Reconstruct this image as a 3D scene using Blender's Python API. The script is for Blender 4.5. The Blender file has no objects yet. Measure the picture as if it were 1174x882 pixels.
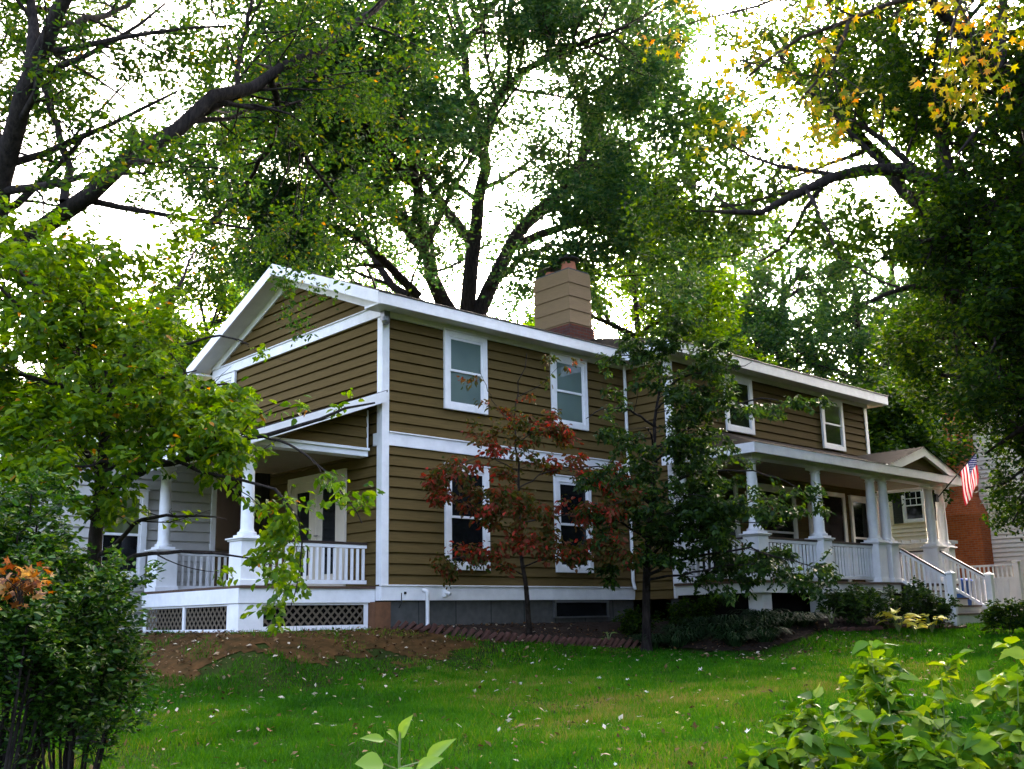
import bpy, math, random
import numpy as np
from mathutils import Vector, Matrix

# ------------------------------------------------------------------ camera, sky, sun, exposure
SC = bpy.context.scene
COL = SC.collection
rad = math.radians
CF = np.array([0.66794486, 0.71752992, 0.19748539])      # forward
CR = np.array([0.73434671, -0.67852402, -0.01844094])    # right
CU = np.array([-0.12076665, -0.15734028, 0.98013237])    # up
CP = np.array([-9.86848, -13.61889, -0.31154])
FPX, PX, PY = 1180.484, 581.18, 470.99
cd = bpy.data.cameras.new("camera")
cam = bpy.data.objects.new("camera", cd)
COL.objects.link(cam)
M = Matrix.Identity(4)
for i in range(3):
    M[i][0], M[i][1], M[i][2], M[i][3] = CR[i], CU[i], -CF[i], CP[i]
cam.matrix_world = M
cd.sensor_width = 36.0
cd.lens = FPX / 1174 * 36
cd.shift_x = (587 - PX) / 1174
cd.shift_y = (PY - 441) / 1174
cd.clip_start, cd.clip_end = 0.05, 2000
SC.camera = cam

SUN_EL, SUN_AZ = rad(20), rad(56.6)     # azimuth from +Y towards +X: low behind the trees
w = bpy.data.worlds.new("World")
SC.world = w
w.use_nodes = True
nt = w.node_tree
nt.nodes.clear()
sky = nt.nodes.new("ShaderNodeTexSky")
sky.sky_type = 'NISHITA'
sky.sun_disc = False
sky.sun_elevation = SUN_EL
sky.sun_rotation = SUN_AZ
sky.air_density = 0.45
sky.dust_density = 10.0
sky.ozone_density = 0.0
bg = nt.nodes.new("ShaderNodeBackground")
bg.inputs[1].default_value = 0.15
out = nt.nodes.new("ShaderNodeOutputWorld")
nt.links.new(sky.outputs[0], bg.inputs[0])
nt.links.new(bg.outputs[0], out.inputs[0])
sl = bpy.data.lights.new("sun", 'SUN')
sl.energy = 3.0
sl.angle = rad(2)
sl.color = (1.0, 0.9, 0.74)
so = bpy.data.objects.new("sun", sl)
COL.objects.link(so)
sdv = Vector((math.sin(SUN_AZ) * math.cos(SUN_EL), math.cos(SUN_AZ) * math.cos(SUN_EL), math.sin(SUN_EL)))
so.rotation_euler = sdv.to_track_quat('Z', 'Y').to_euler()
so.location = (0, 0, 40)
SC.view_settings.view_transform = 'Standard'
SC.view_settings.look = 'None'
SC.view_settings.gamma = 1.0
SC.view_settings.exposure = 4.4
SC.cycles.max_bounces = 8
SC.cycles.diffuse_bounces = 2
SC.cycles.transmission_bounces = 4
SC.cycles.glossy_bounces = 3
SC.cycles.sample_clamp_indirect = 6

RNG = np.random.default_rng(7)
random.seed(7)


# ------------------------------------------------------------------ helpers
def at(px, py, d):
    """the point d metres in front of the photographer that is seen at photo pixel (px, py)"""
    return CP + (CF + CR * (px - PX) / FPX + CU * (PY - py) / FPX) * d


def tag(o, label=None, cat=None, group=None, kind=None):
    if label: o["label"] = label
    if cat: o["category"] = cat
    if group: o["group"] = group
    if kind: o["kind"] = kind
    return o


def thing(name, label, cat, loc=(0, 0, 0), group=None, rz=0.0):
    o = bpy.data.objects.new(name, None)
    COL.objects.link(o)
    o.location = loc
    o.rotation_euler = (0, 0, rz)
    o.empty_display_size = 0.2
    return tag(o, label, cat, group)


def world_of(o):
    m = o.matrix_parent_inverse @ o.matrix_basis
    return world_of(o.parent) @ m if o.parent is not None else o.matrix_basis.copy()


def link(name, me, parent=None, world=True):
    o = bpy.data.objects.new(name, me)
    COL.objects.link(o)
    if parent is not None:
        o.parent = parent
        if world:
            o.matrix_parent_inverse = world_of(parent).inverted()
    return o


def copy_tree(o, parent=None):
    c = o.copy()
    COL.objects.link(c)
    if parent is not None: c.parent = parent
    for ch in list(o.children): copy_tree(ch, c)
    return c


class MB:
    """collects boxes, prisms, tubes and lathes; build() links them as one mesh object"""
    def __init__(s):
        s.v, s.f = [], []

    def poly(s, pts):
        n = len(s.v)
        s.v += [tuple(map(float, p)) for p in pts]
        s.f.append(tuple(range(n, n + len(pts))))

    def hexa(s, p):                       # 8 points: bottom ring then top ring
        n = len(s.v)
        s.v += [tuple(map(float, q)) for q in p]
        for f in ((3, 2, 1, 0), (4, 5, 6, 7), (0, 1, 5, 4), (1, 2, 6, 5), (2, 3, 7, 6), (3, 0, 4, 7)):
            s.f.append(tuple(n + i for i in f))

    def box(s, x0, x1, y0, y1, z0, z1):
        x0, x1 = sorted((x0, x1)); y0, y1 = sorted((y0, y1)); z0, z1 = sorted((z0, z1))
        s.hexa([(x0, y0, z0), (x1, y0, z0), (x1, y1, z0), (x0, y1, z0), (x0, y0, z1), (x1, y0, z1), (x1, y1, z1), (x0, y1, z1)])

    def beam(s, a, b, wd, ht, up=(0, 0, 1)):
        a, b = np.array(a, float), np.array(b, float)
        d = b - a; d /= np.linalg.norm(d)
        sd = np.cross(d, np.array(up, float)); sd /= np.linalg.norm(sd)
        u = np.cross(sd, d)
        r = [(-1, -1), (1, -1), (1, 1), (-1, 1)]
        s.hexa([a + sd * wd / 2 * i + u * ht / 2 * j for i, j in r] + [b + sd * wd / 2 * i + u * ht / 2 * j for i, j in r])

    def prism(s, ring, off):              # extrude a planar ring
        n = len(s.v); k = len(ring); off = np.array(off, float)
        s.v += [tuple(map(float, p)) for p in ring] + [tuple(np.array(p, float) + off) for p in ring]
        s.f.append(tuple(range(n + k - 1, n - 1, -1)))
        s.f.append(tuple(range(n + k, n + 2 * k)))
        for i in range(k):
            j = (i + 1) % k
            s.f.append((n + i, n + j, n + k + j, n + k + i))

    def lathe(s, c, prof, n=18):
        b = len(s.v)
        for r, z in prof:
            for i in range(n):
                a = 2 * math.pi * i / n
                s.v.append((c[0] + r * math.cos(a), c[1] + r * math.sin(a), c[2] + z))
        for k in range(len(prof) - 1):
            for i in range(n):
                j = (i + 1) % n
                s.f.append((b + k * n + i, b + k * n + j, b + (k + 1) * n + j, b + (k + 1) * n + i))
        s.f.append(tuple(b + i for i in reversed(range(n))))
        s.f.append(tuple(b + (len(prof) - 1) * n + i for i in range(n)))

    def tube(s, pts, r, n=8):
        v, f = tube_arrays(np.array([pts], float), np.full((1, len(pts)), r) if np.isscalar(r) else np.array([r], float), n)
        b = len(s.v)
        s.v += [tuple(p) for p in v]
        s.f += [tuple(int(i) + b for i in q) for q in f]

    def build(s, name, mat, parent=None, smooth=False, bevel=0.0):
        me = bpy.data.meshes.new(name)
        me.from_pydata(s.v, [], s.f)
        me.update()
        if smooth:
            me.polygons.foreach_set("use_smooth", [True] * len(me.polygons))
            me.set_sharp_from_angle(angle=rad(40))
        me.materials.append(mat)
        o = link(name, me, parent)
        if bevel:
            b = o.modifiers.new("bevel", 'BEVEL')
            b.width = bevel; b.segments = 1; b.limit_method = 'ANGLE'
        return o


def arrays_mesh(name, v, f, mat, tint=None, uv=None, smooth=False):
    """v (N,3), f (M,k) -> mesh, all faces k-gons"""
    me = bpy.data.meshes.new(name)
    v = np.ascontiguousarray(v, dtype=np.float32)
    f = np.ascontiguousarray(f, dtype=np.int32)
    M_, k = f.shape
    me.vertices.add(len(v)); me.vertices.foreach_set("co", v.ravel())
    me.loops.add(M_ * k); me.loops.foreach_set("vertex_index", f.ravel())
    me.polygons.add(M_)
    me.polygons.foreach_set("loop_start", np.arange(0, M_ * k, k, dtype=np.int32))
    me.polygons.foreach_set("loop_total", np.full(M_, k, dtype=np.int32))
    if smooth: me.polygons.foreach_set("use_smooth", np.ones(M_, dtype=bool))
    me.update(calc_edges=True)
    if tint is not None:
        a = me.attributes.new("tint", 'FLOAT', 'FACE')
        a.data.foreach_set("value", np.ascontiguousarray(tint, dtype=np.float32))
    me.materials.append(mat)
    return me


def norm(a):
    return a / (np.linalg.norm(a, axis=-1, keepdims=True) + 1e-9)


def tube_arrays(P, Rr, n):
    """P (M,K,3) polylines, Rr (M,K) radii -> verts, quads"""
    M_, K = P.shape[:2]
    T = np.empty_like(P)
    T[:, 1:-1] = P[:, 2:] - P[:, :-2]; T[:, 0] = P[:, 1] - P[:, 0]; T[:, -1] = P[:, -1] - P[:, -2]
    T = norm(T)
    ref = np.where(np.abs(T[:, :1, 2:3]) > 0.8, np.array([1.0, 0, 0]), np.array([0, 0, 1.0]))
    S = norm(np.cross(T, np.broadcast_to(ref, T.shape)))
    U = np.cross(S, T)
    a = np.arange(n) * 2 * np.pi / n
    V = P[:, :, None] + Rr[:, :, None, None] * (S[:, :, None] * np.cos(a)[None, None, :, None] + U[:, :, None] * np.sin(a)[None, None, :, None])
    idx = np.arange(M_ * K * n).reshape(M_, K, n)
    q = np.stack([idx[:, :-1], np.roll(idx[:, :-1], -1, 2), np.roll(idx[:, 1:], -1, 2), idx[:, 1:]], -1).reshape(-1, 4)
    return V.reshape(-1, 3), q


# ------------------------------------------------------------------ materials
def new_mat(name):
    m = bpy.data.materials.new(name)
    m.use_nodes = True
    m.node_tree.nodes.clear()
    return m, m.node_tree.nodes, m.node_tree.links


def solid(name, col, rough=0.6, var=0.12, scale=6.0, bump=0.0, spec=0.4, stretch=None, dark=None, metallic=0.0):
    """plain paint/stone/wood with soft value variation"""
    m, N, L = new_mat(name)
    o = N.new("ShaderNodeOutputMaterial"); p = N.new("ShaderNodeBsdfPrincipled")
    tc = N.new("ShaderNodeTexCoord"); mp = N.new("ShaderNodeMapping")
    nz = N.new("ShaderNodeTexNoise"); nz.inputs["Scale"].default_value = scale; nz.inputs["Detail"].default_value = 6
    nz.inputs["Roughness"].default_value = 0.65
    if stretch: mp.inputs["Scale"].default_value = stretch
    L.new(tc.outputs["Object"], mp.inputs[0]); L.new(mp.outputs[0], nz.inputs["Vector"])
    rp = N.new("ShaderNodeValToRGB")
    d = dark or tuple(c * (1 - 2.2 * var) for c in col)
    rp.color_ramp.elements[0].position = 0.3; rp.color_ramp.elements[0].color = (*[max(0, c) for c in d], 1)
    rp.color_ramp.elements[1].position = 0.7; rp.color_ramp.elements[1].color = (*[min(1, c * (1 + var)) for c in col], 1)
    L.new(nz.outputs["Fac"], rp.inputs[0]); L.new(rp.outputs[0], p.inputs["Base Color"])
    p.inputs["Roughness"].default_value = rough
    p.inputs["Specular IOR Level"].default_value = spec
    p.inputs["Metallic"].default_value = metallic
    if bump:
        b = N.new("ShaderNodeBump"); b.inputs["Strength"].default_value = bump; b.inputs["Distance"].default_value = 0.01
        L.new(nz.outputs["Fac"], b.inputs["Height"]); L.new(b.outputs[0], p.inputs["Normal"])
    L.new(p.outputs[0], o.inputs[0])
    return m


def leaf_mat(name, stops, trans=0.4, rough=0.55, spec=0.35, hue=0.485):
    """leaf: tint attribute -> colour ramp; diffuse + translucent + slight gloss"""
    m, N, L = new_mat(name)
    o = N.new("ShaderNodeOutputMaterial"); p = N.new("ShaderNodeBsdfPrincipled"); t = N.new("ShaderNodeBsdfTranslucent")
    mx = N.new("ShaderNodeMixShader"); mx.inputs[0].default_value = trans
    at_ = N.new("ShaderNodeAttribute"); at_.attribute_name = "tint"
    rp = N.new("ShaderNodeValToRGB")
    while len(rp.color_ramp.elements) < len(stops): rp.color_ramp.elements.new(0.5)
    for e, (pos, c) in zip(rp.color_ramp.elements, stops):
        e.position = pos; e.color = (*c, 1)
    L.new(at_.outputs["Fac"], rp.inputs[0]); L.new(rp.outputs[0], p.inputs["Base Color"])
    hs = N.new("ShaderNodeHueSaturation"); hs.inputs["Hue"].default_value = hue; hs.inputs["Saturation"].default_value = 1.1; hs.inputs["Value"].default_value = 1.5
    L.new(rp.outputs[0], hs.inputs["Color"]); L.new(hs.outputs[0], t.inputs["Color"])
    p.inputs["Roughness"].default_value = rough; p.inputs["Specular IOR Level"].default_value = spec
    L.new(p.outputs[0], mx.inputs[1]); L.new(t.outputs[0], mx.inputs[2]); L.new(mx.outputs[0], o.inputs[0])
    return m


def brick_mat(name, c1, c2, mortar, sc=(1, 1, 1), bw=0.21, bh=0.075, msize=0.010, axis='YZ', bump=0.4):
    m, N, L = new_mat(name)
    o = N.new("ShaderNodeOutputMaterial"); p = N.new("ShaderNodeBsdfPrincipled")
    tc = N.new("ShaderNodeTexCoord"); sp = N.new("ShaderNodeSeparateXYZ"); cb = N.new("ShaderNodeCombineXYZ")
    L.new(tc.outputs["Object"], sp.inputs[0])
    ad = N.new("ShaderNodeMath"); ad.operation = 'ADD'
    L.new(sp.outputs["X"], ad.inputs[0]); L.new(sp.outputs["Y"], ad.inputs[1])
    L.new(ad.outputs[0], cb.inputs[0]); L.new(sp.outputs["Z"], cb.inputs[1])
    bk = N.new("ShaderNodeTexBrick")
    L.new(cb.outputs[0], bk.inputs["Vector"])
    bk.inputs["Color1"].default_value = (*c1, 1); bk.inputs["Color2"].default_value = (*c2, 1); bk.inputs["Mortar"].default_value = (*mortar, 1)
    bk.inputs["Scale"].default_value = 1; bk.inputs["Brick Width"].default_value = bw; bk.inputs["Row Height"].default_value = bh; bk.inputs["Mortar Size"].default_value = msize
    nz = N.new("ShaderNodeTexNoise"); nz.inputs["Scale"].default_value = 9; nz.inputs["Detail"].default_value = 5
    L.new(tc.outputs["Object"], nz.inputs["Vector"])
    mx = N.new("ShaderNodeMix"); mx.data_type = 'RGBA'; mx.blend_type = 'MULTIPLY'; mx.inputs[0].default_value = 0.55
    L.new(bk.outputs["Color"], mx.inputs[6]); L.new(nz.outputs["Fac"], mx.inputs[7])
    L.new(mx.outputs[2], p.inputs["Base Color"]); p.inputs["Roughness"].default_value = 1.0; p.inputs["Specular IOR Level"].default_value = 0.02
    b = N.new("ShaderNodeBump"); b.invert = True; b.inputs["Strength"].default_value = bump; b.inputs["Distance"].default_value = 0.01
    L.new(bk.outputs["Fac"], b.inputs["Height"]); L.new(b.outputs[0], p.inputs["Normal"])
    L.new(p.outputs[0], o.inputs[0])
    return m


def glass_mat(name, col, rough=0.04, spec=0.5):
    """window pane: what shows through (dark room or blind) under a clear reflective coat"""
    m, N, L = new_mat(name)
    o = N.new("ShaderNodeOutputMaterial"); p = N.new("ShaderNodeBsdfPrincipled")
    tc = N.new("ShaderNodeTexCoord"); nz = N.new("ShaderNodeTexNoise"); nz.inputs["Scale"].default_value = 1.3
    L.new(tc.outputs["Object"], nz.inputs["Vector"])
    rp = N.new("ShaderNodeValToRGB")
    rp.color_ramp.elements[0].color = (*[c * 0.6 for c in col], 1); rp.color_ramp.elements[1].color = (*[c * 1.3 for c in col], 1)
    L.new(nz.outputs["Fac"], rp.inputs[0]); L.new(rp.outputs[0], p.inputs["Base Color"])
    p.inputs["Roughness"].default_value = rough; p.inputs["IOR"].default_value = 1.5; p.inputs["Specular IOR Level"].default_value = spec
    b = N.new("ShaderNodeBump"); b.inputs["Strength"].default_value = 0.02; b.inputs["Distance"].default_value = 0.02
    L.new(nz.outputs["Fac"], b.inputs["Height"]); L.new(b.outputs[0], p.inputs["Normal"])
    L.new(p.outputs[0], o.inputs[0])
    return m


def bark_mat(name, c0, c1):
    m, N, L = new_mat(name)
    o = N.new("ShaderNodeOutputMaterial"); p = N.new("ShaderNodeBsdfPrincipled")
    tc = N.new("ShaderNodeTexCoord"); mp = N.new("ShaderNodeMapping"); mp.inputs["Scale"].default_value = (9, 9, 2.2)
    nz = N.new("ShaderNodeTexNoise"); nz.inputs["Scale"].default_value = 2.0; nz.inputs["Detail"].default_value = 8; nz.inputs["Roughness"].default_value = 0.7
    L.new(tc.outputs["Object"], mp.inputs[0]); L.new(mp.outputs[0], nz.inputs["Vector"])
    rp = N.new("ShaderNodeValToRGB"); rp.color_ramp.elements[0].position = 0.35; rp.color_ramp.elements[1].position = 0.68
    rp.color_ramp.elements[0].color = (*c0, 1); rp.color_ramp.elements[1].color = (*c1, 1)
    L.new(nz.outputs["Fac"], rp.inputs[0]); L.new(rp.outputs[0], p.inputs["Base Color"]); p.inputs["Roughness"].default_value = 0.95
    p.inputs["Specular IOR Level"].default_value = 0.1
    b = N.new("ShaderNodeBump"); b.inputs["Strength"].default_value = 0.8; b.inputs["Distance"].default_value = 0.03
    L.new(nz.outputs["Fac"], b.inputs["Height"]); L.new(b.outputs[0], p.inputs["Normal"])
    L.new(p.outputs[0], o.inputs[0])
    return m


WHITE = solid("white_paint", (0.86, 0.85, 0.85), 0.5, 0.06, 3.5)
CREAM = solid("aged_white_paint", (0.72, 0.70, 0.66), 0.55, 0.05, 4.0)
SIDING = solid("brown_siding_paint", (0.128, 0.086, 0.031), 0.9, 0.10, 7.0, bump=0.08, spec=0.08, stretch=(0.35, 0.35, 5))
PALE_SIDING = solid("taupe_siding_paint", (0.50, 0.48, 0.45), 0.65, 0.05, 6.0)
CHIM = solid("tan_chimney_siding", (0.185, 0.115, 0.048), 0.7, 0.09, 9.0, bump=0.15, stretch=(0.5, 0.5, 7))
SHINGLE = brick_mat("shingles", (0.018, 0.015, 0.013), (0.030, 0.025, 0.022), (0.008, 0.007, 0.006), bw=0.3, bh=0.06, msize=0.006)
CONCRETE = brick_mat("foundation_block", (0.11, 0.11, 0.10), (0.135, 0.13, 0.12), (0.06, 0.06, 0.055), bw=0.8, bh=0.42, msize=0.012, bump=0.25)
DECKWOOD = solid("brown_deck_wood", (0.10, 0.055, 0.035), 0.7, 0.15, 5.0, stretch=(8, 1, 1))
RUSTWOOD = solid("rusty_brown_board", (0.16, 0.07, 0.03), 0.8, 0.2, 5.0)
DARKRAIL = solid("dark_brown_rail", (0.035, 0.022, 0.016), 0.5, 0.1, 5.0)
CEILING = solid("tan_porch_ceiling", (0.28, 0.22, 0.14), 0.7, 0.06, 3.0)
LATTICE = solid("tan_lattice", (0.13, 0.10, 0.065), 0.8, 0.1, 6.0)
VOID = solid("painted_shade_black", (0.012, 0.011, 0.010), 0.95, 0.1, 3.0, spec=0.05)  # near-black stand-in for the shade under the decks and in the rear passage
GREYMETAL = solid("grey_metal", (0.18, 0.18, 0.18), 0.4, 0.08, 8.0, metallic=0.6)
BLACKMETAL = solid("black_metal", (0.02, 0.018, 0.018), 0.6, 0.2, 9.0, metallic=0.3)
CLAY = solid("clay_pot", (0.42, 0.14, 0.07), 0.75, 0.12, 9.0)
REDBRICK = brick_mat("red_brick", (0.62, 0.15, 0.045), (0.50, 0.11, 0.035), (0.42, 0.22, 0.13), msize=0.008)
FLASHBRICK = brick_mat("old_chimney_brick", (0.16, 0.05, 0.03), (0.11, 0.045, 0.035), (0.10, 0.08, 0.07))
BLIND_GLASS = glass_mat("pane_with_blind", (0.13, 0.18, 0.165), 0.03, 1.0)
DARK_GLASS = glass_mat("dark_pane", (0.008, 0.009, 0.010), 0.06, 0.3)
GREEN_GLASS = glass_mat("pane_green_curtain", (0.10, 0.12, 0.05), 0.06)
NAVY = solid("black_navy_shutter", (0.012, 0.014, 0.022), 0.5, 0.1, 5.0)
BEIGE = solid("beige_neighbour_siding", (0.78, 0.67, 0.54), 0.65, 0.05, 6.0)
FENCEWHITE = solid("white_vinyl", (0.72, 0.70, 0.66), 0.45, 0.03, 3.0)
DOORCREAM = solid("cream_door_paint", (0.62, 0.54, 0.42), 0.5, 0.04, 3.0)
DARKDOOR = solid("dark_stained_door", (0.014, 0.008, 0.006), 0.8, 0.2, 6.0, spec=0.08)
BLUEPLASTIC = solid("blue_plastic", (0.02, 0.10, 0.45), 0.4, 0.05, 3.0)
BARK = bark_mat("dark_bark", (0.010, 0.008, 0.008), (0.040, 0.032, 0.028))
BARK2 = bark_mat("grey_brown_bark", (0.016, 0.012, 0.010), (0.055, 0.042, 0.034))


# ------------------------------------------------------------------ terrain
HF = norm(CF[:2][None])[0]


def zg(x, y):
    """lawn height: falls from the house towards the camera, banked up against the walls"""
    x = np.asarray(x, float); y = np.asarray(y, float)
    u = (x - CP[0]) * HF[0] + (y - CP[1]) * HF[1]
    P = np.clip(-1.9 + 0.055 * u, -2.4, -0.65)

    def bd(x0, x1, y0, y1):
        return np.hypot(np.maximum(0, np.maximum(x0 - x, x - x1)), np.maximum(0, np.maximum(y0 - y, y - y1)))
    d = np.minimum(bd(-2.4, 14.1, 0, 6), bd(6.2, 14.1, -2.9, 6))
    t = np.clip(d / 2.2, 0, 1); t = t * t * (3 - 2 * t)
    bumps = 0.018 * np.sin(x * 1.9 + 0.7 * y) + 0.014 * np.sin(y * 2.7 - x * 0.9 + 1.3)
    return -0.45 * (1 - t) + P * t + bumps * t


def ground_hit(px, py):
    v = CF + CR * (px - PX) / FPX + CU * (PY - py) / FPX
    d = 1.0
    while d < 60:
        p = CP + v * d
        if p[2] < zg(p[0], p[1]): return p
        d += 0.02
    return p


def lawn_mat():
    m, N, L = new_mat("lawn_soil")
    o = N.new("ShaderNodeOutputMaterial"); p = N.new("ShaderNodeBsdfPrincipled")
    tc = N.new("ShaderNodeTexCoord")
    n1 = N.new("ShaderNodeTexNoise"); n1.inputs["Scale"].default_value = 0.7; n1.inputs["Detail"].default_value = 4
    n2 = N.new("ShaderNodeTexNoise"); n2.inputs["Scale"].default_value = 22; n2.inputs["Detail"].default_value = 6
    L.new(tc.outputs["Object"], n1.inputs["Vector"]); L.new(tc.outputs["Object"], n2.inputs["Vector"])
    r1 = N.new("ShaderNodeValToRGB")
    r1.color_ramp.elements[0].position = 0.35; r1.color_ramp.elements[0].color = (0.026, 0.040, 0.008, 1)
    r1.color_ramp.elements[1].position = 0.70; r1.color_ramp.elements[1].color = (0.045, 0.070, 0.012, 1)
    mx = N.new("ShaderNodeMix"); mx.data_type = 'RGBA'; mx.blend_type = 'MULTIPLY'; mx.inputs[0].default_value = 0.6
    L.new(n1.outputs["Fac"], r1.inputs[0]); L.new(r1.outputs[0], mx.inputs[6]); L.new(n2.outputs["Fac"], mx.inputs[7])
    L.new(mx.outputs[2], p.inputs["Base Color"]); p.inputs["Roughness"].default_value = 1.0; p.inputs["Specular IOR Level"].default_value = 0.05
    L.new(p.outputs[0], o.inputs[0])
    return m


def axis_coords(lo, hi, step, far):
    core = np.arange(lo, hi + 1e-6, step)
    g = step * 1.6 ** np.arange(1, 30); e = np.cumsum(g); e = e[e < far]
    return np.concatenate([(lo - e)[::-1], core, hi + e])


gx = axis_coords(-16, 20, 0.3, 420); gy = axis_coords(-20, 10, 0.3, 420)
X, Y = np.meshgrid(gx, gy)
Z = zg(X, Y)
V = np.stack([X, Y, Z], -1).reshape(-1, 3)
I = np.arange(V.shape[0]).reshape(X.shape)
Q = np.stack([I[:-1, :-1], I[:-1, 1:], I[1:, 1:], I[1:, :-1]], -1).reshape(-1, 4)
lawn = link("lawn", arrays_mesh("lawn", V, Q, lawn_mat(), smooth=True))
tag(lawn, "green sloping lawn ground in front of the brown house", kind="structure")


def inside(poly, x, y):
    r = np.zeros(np.shape(x), bool)
    n = len(poly)
    for i in range(n):
        x0, y0 = poly[i]; x1, y1 = poly[(i + 1) % n]
        c = ((y0 > y) != (y1 > y)) & (x < (x1 - x0) * (y - y0) / (y1 - y0 + 1e-12) + x0)
        r ^= c
    return r


def ground_sheet(name, poly, mat, lift, rough=0.0, step=0.08, seed=1, wob=0.12):
    """an irregular sheet lying on the lawn"""
    r = np.random.default_rng(seed)
    P = np.array(poly)
    xs = np.arange(P[:, 0].min() - 0.3, P[:, 0].max() + 0.3, step); ys = np.arange(P[:, 1].min() - 0.3, P[:, 1].max() + 0.3, step)
    X, Y = np.meshgrid(xs, ys)
    wx = wob * (np.sin(X * 3.1 + Y * 2.3 + seed) + 0.6 * np.sin(X * 7.3 - Y * 5.1)); wy = wob * (np.sin(X * 2.7 - Y * 3.7 + seed) + 0.6 * np.sin(Y * 8.3 + X * 6))
    ins = inside(poly, X + wx, Y + wy)
    Z = zg(X, Y) + lift + rough * r.random(X.shape)
    V = np.stack([X, Y, Z], -1).reshape(-1, 3)
    I = np.arange(V.shape[0]).reshape(X.shape)
    ok = ins[:-1, :-1] & ins[:-1, 1:] & ins[1:, 1:] & ins[1:, :-1]
    Q = np.stack([I[:-1, :-1], I[:-1, 1:], I[1:, 1:], I[1:, :-1]], -1)[ok]
    u, inv = np.unique(Q, return_inverse=True)
    return link(name, arrays_mesh(name, V[u], inv.reshape(Q.shape), mat, smooth=rough < 0.01))


SOIL = solid("bare_soil", (0.082, 0.040, 0.014), 0.95, 0.25, 5.0, bump=0.8, spec=0.05, dark=(0.026, 0.020, 0.006))
MULCH = solid("dark_mulch", (0.030, 0.020, 0.014), 0.95, 0.35, 14, bump=0.8, spec=0.1)
soil_poly = [(-4.4, 4.2), (-4.4, 0.6), (-3.7, -0.9), (-2.7, -1.0), (-1.7, -1.35), (-0.7, -1.4), (0.2, -1.25), (0.9, -1.42), (1.7, -1.2), (1.2, -0.72), (0.3, -0.3), (0.0, 0.6), (-2.1, 0.7), (-2.1, 4.2)]
bed_poly = [(0.05, 0.0), (0.8, -0.62), (1.5, -0.95), (2.3, -1.18), (3.1, -1.42), (3.9, -1.62), (4.3, -2.2), (4.2, -3.3), (4.6, -3.9), (5.7, -4.15), (6.6, -3.9), (8.5, -4.0), (10.0, -4.15), (11.2, -4.3), (11.2, -2.9), (6.2, -2.9), (6.2, 0.0)]
bed2_poly = [(13.45, -2.9), (13.45, -4.5), (12.6, -4.75), (13.2, -5.6), (15, -5.6), (18, -4.4), (18, -3.0)]
tag(ground_sheet("bare_soil", soil_poly, SOIL, 0.006, 0.010, seed=3, wob=0.22), "brown bare soil patch in front of the side porch", kind="structure")
tag(ground_sheet("mulch_bed", bed_poly, MULCH, 0.02, 0.03, seed=4, wob=0.02), "dark mulch bed along the front of the house", kind="structure")
tag(ground_sheet("mulch_bed", bed2_poly, MULCH, 0.02, 0.03, seed=5, wob=0.05), "dark mulch bed beside the front steps", kind="structure")


# ------------------------------------------------------------------ the house
house = thing("house", "brown two storey house with white trim, columned porches and a siding clad chimney", "house", (6, 3, -0.45))
FRONT = lambda y0: (lambda a, o, z: (a, y0 - o, z))          # wall facing the camera side (-Y)
SIDE = lambda x0: (lambda a, o, z: (x0 - o, a, z))           # wall facing -X
SIDE_R = lambda x0: (lambda a, o, z: (x0 + o, a, z))


def mbox(mb, mp, a0, a1, o0, o1, z0, z1):
    mb.hexa([mp(a0, o0, z0), mp(a1, o0, z0), mp(a1, o1, z0), mp(a0, o1, z0), mp(a0, o0, z1), mp(a1, o0, z1), mp(a1, o1, z1), mp(a0, o1, z1)])


def lap_wall(parent, mp, ext, z0, z1, exp=0.178, lip=0.028, mat=None, name="wall"):
    """lapped boards: each course leans out to a lip at its foot; ext(z) gives the run of the wall at height z"""
    mb = MB()
    z = z0
    while z < z1 - 1e-4:
        zt = min(z + exp, z1)
        a0, a1 = ext(z); b0, b1 = ext(zt)
        if a1 - a0 > 0.02:
            zg_ = max(z + 0.02, zt - 0.025)          # a shadow gap under the next board
            mb.poly([mp(a0, lip, z), mp(a1, lip, z), mp(b1, 0.005, zg_), mp(b0, 0.005, zg_)])
            mb.poly([mp(b0, 0.005, zg_), mp(b1, 0.005, zg_), mp(b1, -0.022, zg_), mp(b0, -0.022, zg_)])
            mb.poly([mp(b0, -0.022, zg_ - .01), mp(b1, -0.022, zg_ - .01), mp(b1, -0.022, zt + .01), mp(b0, -0.022, zt + .01)])
            mb.poly([mp(a0, -0.021, z), mp(a1, -0.021, z), mp(a1, lip, z), mp(a0, lip, z)])
            mb.poly([mp(a0, lip, z), mp(b0, 0.003, zt), mp(b0, -0.02, zt), mp(a0, -0.02, z)])
            mb.poly([mp(a1, lip, z), mp(a1, -0.02, z), mp(b1, -0.02, zt), mp(b1, 0.003, zt)])
        z = zt
    return mb.build(name, mat or SIDING, parent)


ROOF_S = 0.409
LX, WX, RX = 6.19, 14.08, 14.08
# front and gable walls
lap_wall(house, FRONT(0), lambda z: (0.0, LX), 0.24, 2.53)
lap_wall(house, FRONT(0), lambda z: (0.0, LX), 2.75, 4.71)
lap_wall(house, SIDE(0), lambda z: (0.0, 6.0), 0.24, 4.71)


def gable_ext(z):
    t = (z - 4.88) / 0.409
    return (0.0 + max(0, t) * 1.0, 6.0 - max(0, t))


lap_wall(house, SIDE(0), gable_ext, 4.90, 6.10)
# wing
lap_wall(house, FRONT(-1.12), lambda z: (LX, RX), 0.24, 4.78)
lap_wall(house, SIDE(LX), lambda z: (-1.12, 0.0), 0.0, 4.78)
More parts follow.
